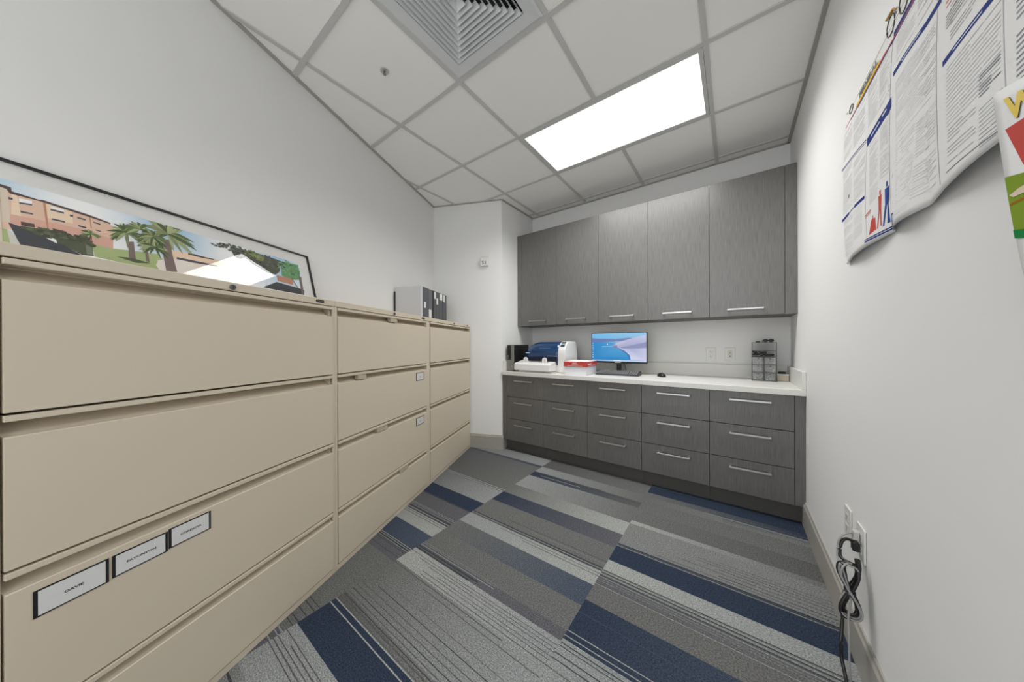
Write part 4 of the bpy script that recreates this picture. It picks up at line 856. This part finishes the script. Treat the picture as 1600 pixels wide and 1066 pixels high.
def pq(pts, col, off=None, raw=False):
    """coloured quad printed on the sheet, pts = 4 (y,z); subdivided along its length"""
    col = pk(col, 1.12); o_ = lift[0] if off is None else off
    (a, b, c, d) = [app(*p) if not raw else p for p in pts]
    n = max(1, int(math.hypot(b[0] - a[0], b[1] - a[1]) / 0.03))
    for k in range(n):
        q0, q1 = k / n, (k + 1) / n
        P = lambda p, q, s: (p[0] + (q[0] - p[0]) * s, p[1] + (q[1] - p[1]) * s)
        vs = [bm.verts.new(PL(*p_, o_)) for p_ in (P(a, b, q0), P(a, b, q1), P(d, c, q1), P(d, c, q0))]
        f = bm.faces.new(vs)
        for lp in f.loops: lp[cl] = col
def bar(y0, z0, y1, z1, h, col, off=None): pq([(y0, z0 + h / 2), (y1, z1 + h / 2), (y1, z1 - h / 2), (y0, z0 - h / 2)], col, off)
BLU, RED, YEL, GRY = (36, 52, 118), (190, 78, 70), (214, 190, 30), (150, 151, 154)
# header
bar(1.745, 2.004, 1.10, 1.996, 0.0035, RED); bar(1.68, 1.999, 1.10, 1.991, 0.003, BLU); bar(1.60, 1.994, 1.30, 1.991, 0.002, BLU)
bar(1.300, 2.006, 1.03, 1.998, 0.013, BLU); bar(1.62, 2.0095, 1.40, 2.010, 0.009, YEL)
bar(1.715, 2.041, 0.75, 2.041, 0.0012, (120, 110, 100)); bar(1.60, 2.040, 1.38, 2.041, 0.002, (188, 168, 70))
bar(1.44, 2.004, 1.35, 2.001, 0.007, RED)
bar(1.800, 1.862, 1.516, 1.834, 0.0035, BLU); bar(1.800, 1.856, 1.516, 1.826, 0.002, BLU)
bar(1.508, 1.818, 1.316, 1.832, 0.028, BLU)
bar(1.303, 1.898, 1.062, 1.886, 0.0125, BLU); bar(1.058, 1.742, 0.89, 1.741, 0.0115, BLU); bar(0.89, 1.741, 0.5, 1.74, 0.011, BLU)
bar(1.800, 1.652, 1.705, 1.652, 0.011, BLU); bar(1.705, 1.652, 1.64, 1.655, 0.004, BLU); bar(1.64, 1.655, 1.535, 1.648, 0.011, BLU)
w_ = (200, 205, 222)
bar(1.47, 1.8205, 1.40, 1.8245, 0.005, w_, .0013); bar(1.38, 1.829, 1.33, 1.832, 0.006, w_, .0013); bar(1.25, 1.897, 1.15, 1.891, 0.003, w_, .0013); bar(1.02, 1.743, 0.93, 1.742, 0.0028, w_, .0013)
# panel rules
for y_, za, zb in ((1.512, 1.50, 1.82), (1.308, 1.48, 1.99), (1.068, 1.49, 1.98), (0.868, 1.50, 1.98)):
    pq([(y_, za), (y_, zb), (y_ - 0.002, zb), (y_ - 0.002, za)], (176, 177, 186))
bar(1.29, 1.474, 0.60, 1.470, 0.0018, (178, 180, 190))
# fine print
rt = random.Random(5)
def para(y0, y1, z0, z1, pitch, hh, col, skip=0.12):
    z = z1
    while z > z0:
        if rt.random() > skip:
            e = y1 + (y0 - y1) * (0 if rt.random() < 0.75 else rt.uniform(0.1, 0.6)); y = y0
            while y > e + 0.006:
                w = rt.uniform(0.02, 0.09); q = max(e, y - w); dv = rt.uniform(-10, 10); c_ = tuple(min(255, int(v + dv)) for v in col)
                bar(y, z, q, z, hh, c_); y = q - rt.uniform(0.002, 0.006)
        z -= pitch
FP = (206, 207, 209)
para(1.775, 1.67, 1.875, 1.985, .0065, .0018, FP); para(1.655, 1.53, 1.87, 1.98, .0065, .0018, FP); para(1.50, 1.42, 1.86, 1.985, .007, .0018, FP); para(1.405, 1.325, 1.865, 1.985, .007, .0018, FP)
para(1.78, 1.67, 1.665, 1.84, .0065, .0018, FP); para(1.655, 1.53, 1.665, 1.82, .0065, .0018, FP); para(1.49, 1.42, 1.60, 1.795, .0065, .0018, FP); para(1.40, 1.325, 1.635, 1.80, .0065, .0018, FP)
para(1.77, 1.66, 1.49, 1.64, .006, .0018, FP); para(1.65, 1.56, 1.53, 1.635, .006, .0018, FP)
para(1.285, 1.18, 1.91, 1.985, .008, .002, FP); para(1.165, 1.085, 1.91, 1.98, .008, .002, (185, 180, 186)); para(1.29, 1.085, 1.70, 1.872, .0075, .0021, FP); para(1.29, 1.18, 1.495, 1.69, .0075, .002, FP); para(1.17, 1.085, 1.495, 1.69, .0075, .002, FP)
para(1.045, 0.99, 1.80, 1.83, .006, .0018, (130, 128, 130)); bar(1.045, 1.86, 0.93, 1.855, .0035, (206, 130, 128)); bar(1.045, 1.85, 0.93, 1.845, .0025, (206, 130, 128)); para(1.03, 0.92, 1.77, 1.84, .0075, .002, (165, 165, 170), .3)
para(1.045, 0.885, 1.60, 1.72, .0085, .0022, (196, 197, 200)); para(1.04, 0.95, 1.52, 1.59, .0075, .0018, (178, 179, 183)); para(0.94, 0.885, 1.59, 1.63, .006, .0022, (120, 121, 126)); para(0.94, 0.88, 1.50, 1.57, .0075, .0018, (170, 171, 175))
para(0.85, 0.60, 1.50, 1.72, .009, .003, (140, 140, 148), .3); para(0.85, 0.60, 1.76, 1.97, .009, .003, (150, 150, 158), .3)
bar(1.045, 1.735 - 0.23, 0.89, 1.505, .002, (120, 121, 128))
pq([(1.715, 1.726), (1.700, 1.726), (1.700, 1.712), (1.715, 1.712)], (120, 120, 120))
# silhouettes of working people on a blue bar, lower left panel
bar(1.535, 1.4935, 1.30, 1.481, 0.0045, BLU); bar(1.535, 1.4995, 1.30, 1.489, 0.004, BLU); bar(1.535, 1.4965, 1.30, 1.485, 0.002, w_, .0013)
def fig(cy, z0, hgt, col, lean=0.0, arm=0):
    R_ = lambda pts: pq([(cy + y * hgt, z0 + z * hgt) for y, z in pts], col)
    R_([(-.03 + lean, 1), (.07 + lean, 1), (.07 + lean, .88), (-.03 + lean, .88)]); R_([(-.09 + lean, .86), (.13 + lean, .86), (.09, .45), (-.07, .45)])
    R_([(-.08, .47), (.0, .47), (-.06, 0), (-.14, 0)]); R_([(.02, .47), (.1, .47), (.2, 0), (.12, 0)])
    if arm: R_([(-.09 + lean, .84), (-.06 + lean, .78), (-.30, .98), (-.33, 1.03)])
fig(1.395, 1.503, 0.112, RED); fig(1.345, 1.495, 0.125, (50, 74, 140), 0.0, 1); fig(1.455, 1.508, 0.05, RED); pq([(1.49, 1.505), (1.425, 1.505), (1.435, 1.545), (1.47, 1.548)], RED)
bar(1.53, 1.580, 1.475, 1.583, .004, RED); bar(1.53, 1.573, 1.475, 1.576, .002, RED); pq([(1.325, 1.492), (1.298, 1.49), (1.30, 1.512), (1.32, 1.514)], BLU)
obj('print', bm, print_m, t, normals=False)
bm = B()
def onposter(y, z, off): 
    return PL(*app(y, z), off)
put_text(bm, 'FEDERAL', 0.024, lambda x, y: onposter(1.50 - x * 1.75, 2.0235 + y, 0.0014), bold=0.0010, shear=0.0)
obj('lettering', bm, ink_m, t, normals=False)
# bicycle drawing along the header, and the small wheel at its left end
for cy, cz, ry, rz in ((1.318, 2.048, 0.026, 0.026), (1.236, 2.046, 0.026, 0.030), (1.672, 2.036, 0.022, 0.013)):
    bm = B(); tube(bm, [onposter(cy + ry * math.cos(q), min(cz + rz * math.sin(q), 9), 0.0014) for q in [2 * PI * j / 28 for j in range(28)]], 0.0016, 6, closed=True)
    obj('wheel_drawing', bm, mat('drawing_olive', (0.06, 0.055, 0.04, 1), 0.6), t)
bm = B(); tube(bm, [onposter(1.345, 2.087, 0.0014), onposter(1.300, 2.079, 0.0014)], 0.0035, 6); tube(bm, [onposter(1.30, 2.08, 0.0014), onposter(1.28, 2.06, 0.0014)], 0.0015, 6); obj('saddle_drawing', bm, mat('drawing_orange', (0.55, 0.26, 0.02, 1), 0.6), t)
# drawn-on area above the poster edge: a small tab of paper the wheels are printed on
bm = B()
for cy, rz in ((1.318, 0.030), (1.236, 0.034)):
    c_ = [bm.verts.new(onposter(cy + 0.029 * math.cos(q), 2.047 + rz * math.sin(q), 0.0002)) for q in [2 * PI * j / 28 for j in range(28)]]; bm.faces.new(c_)
obj('sheet_tab', bm, pap_m, t)
# pins
for y, z in ((1.700, 1.459), (1.282, 1.4585), (1.700, 2.038)):
    bm = B(); cyl(bm, (0, 0, 0), 0.004, 0.003, 'x', 12); p_ = obj('push_pin', bm, mat('clear_pin', (0.7, 0.7, 0.7, 1), 0.2), None, label='clear push pin holding the notice poster, ' + ('lower left corner' if z < 1.5 and y > 1.5 else 'bottom edge middle' if z < 1.5 else 'upper left corner'), cat='push pin', group='push pins of the notice poster')
    p_.location = SPT(y, z, 0.0032)
# second, smaller poster nearer the camera
t = thing('safety_poster', 'small white poster with yellow lettering and red and green blocks, overlapping the notice', 'poster', (0.318, 0.801, 1.526))
ang = math.radians(13)
def S2(a, b, off=0.0):
    """a: along the top edge toward the camera, b: down the sheet"""
    y = -a * math.cos(ang) - b * math.sin(ang); z = -a * math.sin(ang) * 1.05 - b * math.cos(ang)
    return Vector((0.010 * min(1, a / .25) - 0.003 * math.sin(PI * min(1, b / 0.42)) - off, y, z))
bm = B(); g = [[bm.verts.new(S2(0.30 * i / 20, 0.42 * j / 20)) for j in range(21)] for i in range(21)]
for i in range(20):
    for j in range(20): bm.faces.new((g[i][j], g[i + 1][j], g[i + 1][j + 1], g[i][j + 1])).smooth = True
sh = obj('sheet', bm, pap_m, t); md = sh.modifiers.new('thickness', 'SOLIDIFY'); md.thickness = 0.0003; md.offset = 0
bm = B(); cl = bm.loops.layers.float_color.new('Col')
def inv2(y, z):      # wall-side position (y,z) -> sheet coordinates
    dy, dz = 0.801 - y, 1.526 - z
    ca, sa = math.cos(ang), math.sin(ang); dt = ca * ca + sa * sa * 1.05
    det = ca * ca - sa * 1.05 * sa
    # dy = a ca + b sa ; dz = 1.05 a sa + b ca
    det = ca * ca - 1.05 * sa * sa
    return (dy * ca - dz * sa) / det, (dz * ca - 1.05 * sa * dy) / det
def p2(pts, col, off=0.0006):
    vs = [bm.verts.new(S2(*inv2(*p), off)) for p in pts]; f = bm.faces.new(vs)
    for lp in f.loops: lp[cl] = pk(col, 1.15)
def rect2(a0, b0, a1, b1, col, off=0.0006, n=6):
    for i in range(n):
        for j in range(n):
            A0, A1, B0, B1 = a0 + (a1 - a0) * i / n, a0 + (a1 - a0) * (i + 1) / n, b0 + (b1 - b0) * j / n, b0 + (b1 - b0) * (j + 1) / n
            f = bm.faces.new([bm.verts.new(S2(*p, off)) for p in ((A0, B0), (A1, B0), (A1, B1), (A0, B1))])
            for lp in f.loops: lp[cl] = pk(col, 1.15)
def tri2(pts, col, off=0.0006):
    f = bm.faces.new([bm.verts.new(S2(*inv2(*p), off)) for p in pts])
    for lp in f.loops: lp[cl] = pk(col, 1.15)
tri2([(0.771, 1.456), (0.66, 1.448), (0.66, 1.30), (0.705, 1.335), (0.739, 1.394)], (182, 74, 66))
a_, b_ = inv2(0.768, 1.386); rect2(a_, b_, a_ + 0.22, b_ + 0.095, (118, 142, 44)); rect2(a_, b_ + 0.083, a_ + 0.22, b_ + 0.096, (22, 120, 60), .0013)
tri2([(0.757, 1.356), (0.742, 1.360), (0.70, 1.362), (0.70, 1.349), (0.75, 1.351)], (206, 190, 168), .0013); tri2([(0.757, 1.344), (0.70, 1.345), (0.70, 1.341), (0.756, 1.341)], (150, 96, 30), .001)
obj('print', bm, print_m, t, normals=False)
for nm, m2, dx, off in (('lettering_shadow', ink_m, 0.0015, 0.0008), ('lettering', mat('yellow_ink', (0.72, 0.50, 0.01, 1), 0.5), 0.0, 0.0011)):
    bm = B(); ca_, cb_ = inv2(0.770 - dx, 1.482 - dx)
    put_text(bm, 'W', 0.050, lambda x, y: S2(ca_ + 0.001 + x * 1.0, cb_ - y, off), bold=0.0022, align='LEFT'); obj(nm, bm, m2, t, normals=False)
# sensor symbol
t = cs_
bm = B(); put_text(bm, 'S', 0.052, lambda x, y: (-0.018 + x, -0.0343, 0.036 + y), bold=0.0012); box(bm, 0.012, 0.018, -0.0346, -0.0341, 0.018, 0.055)
obj('symbol', bm, mat('symbol_grey', (0.12, 0.12, 0.12, 1), 0.6), cs_)
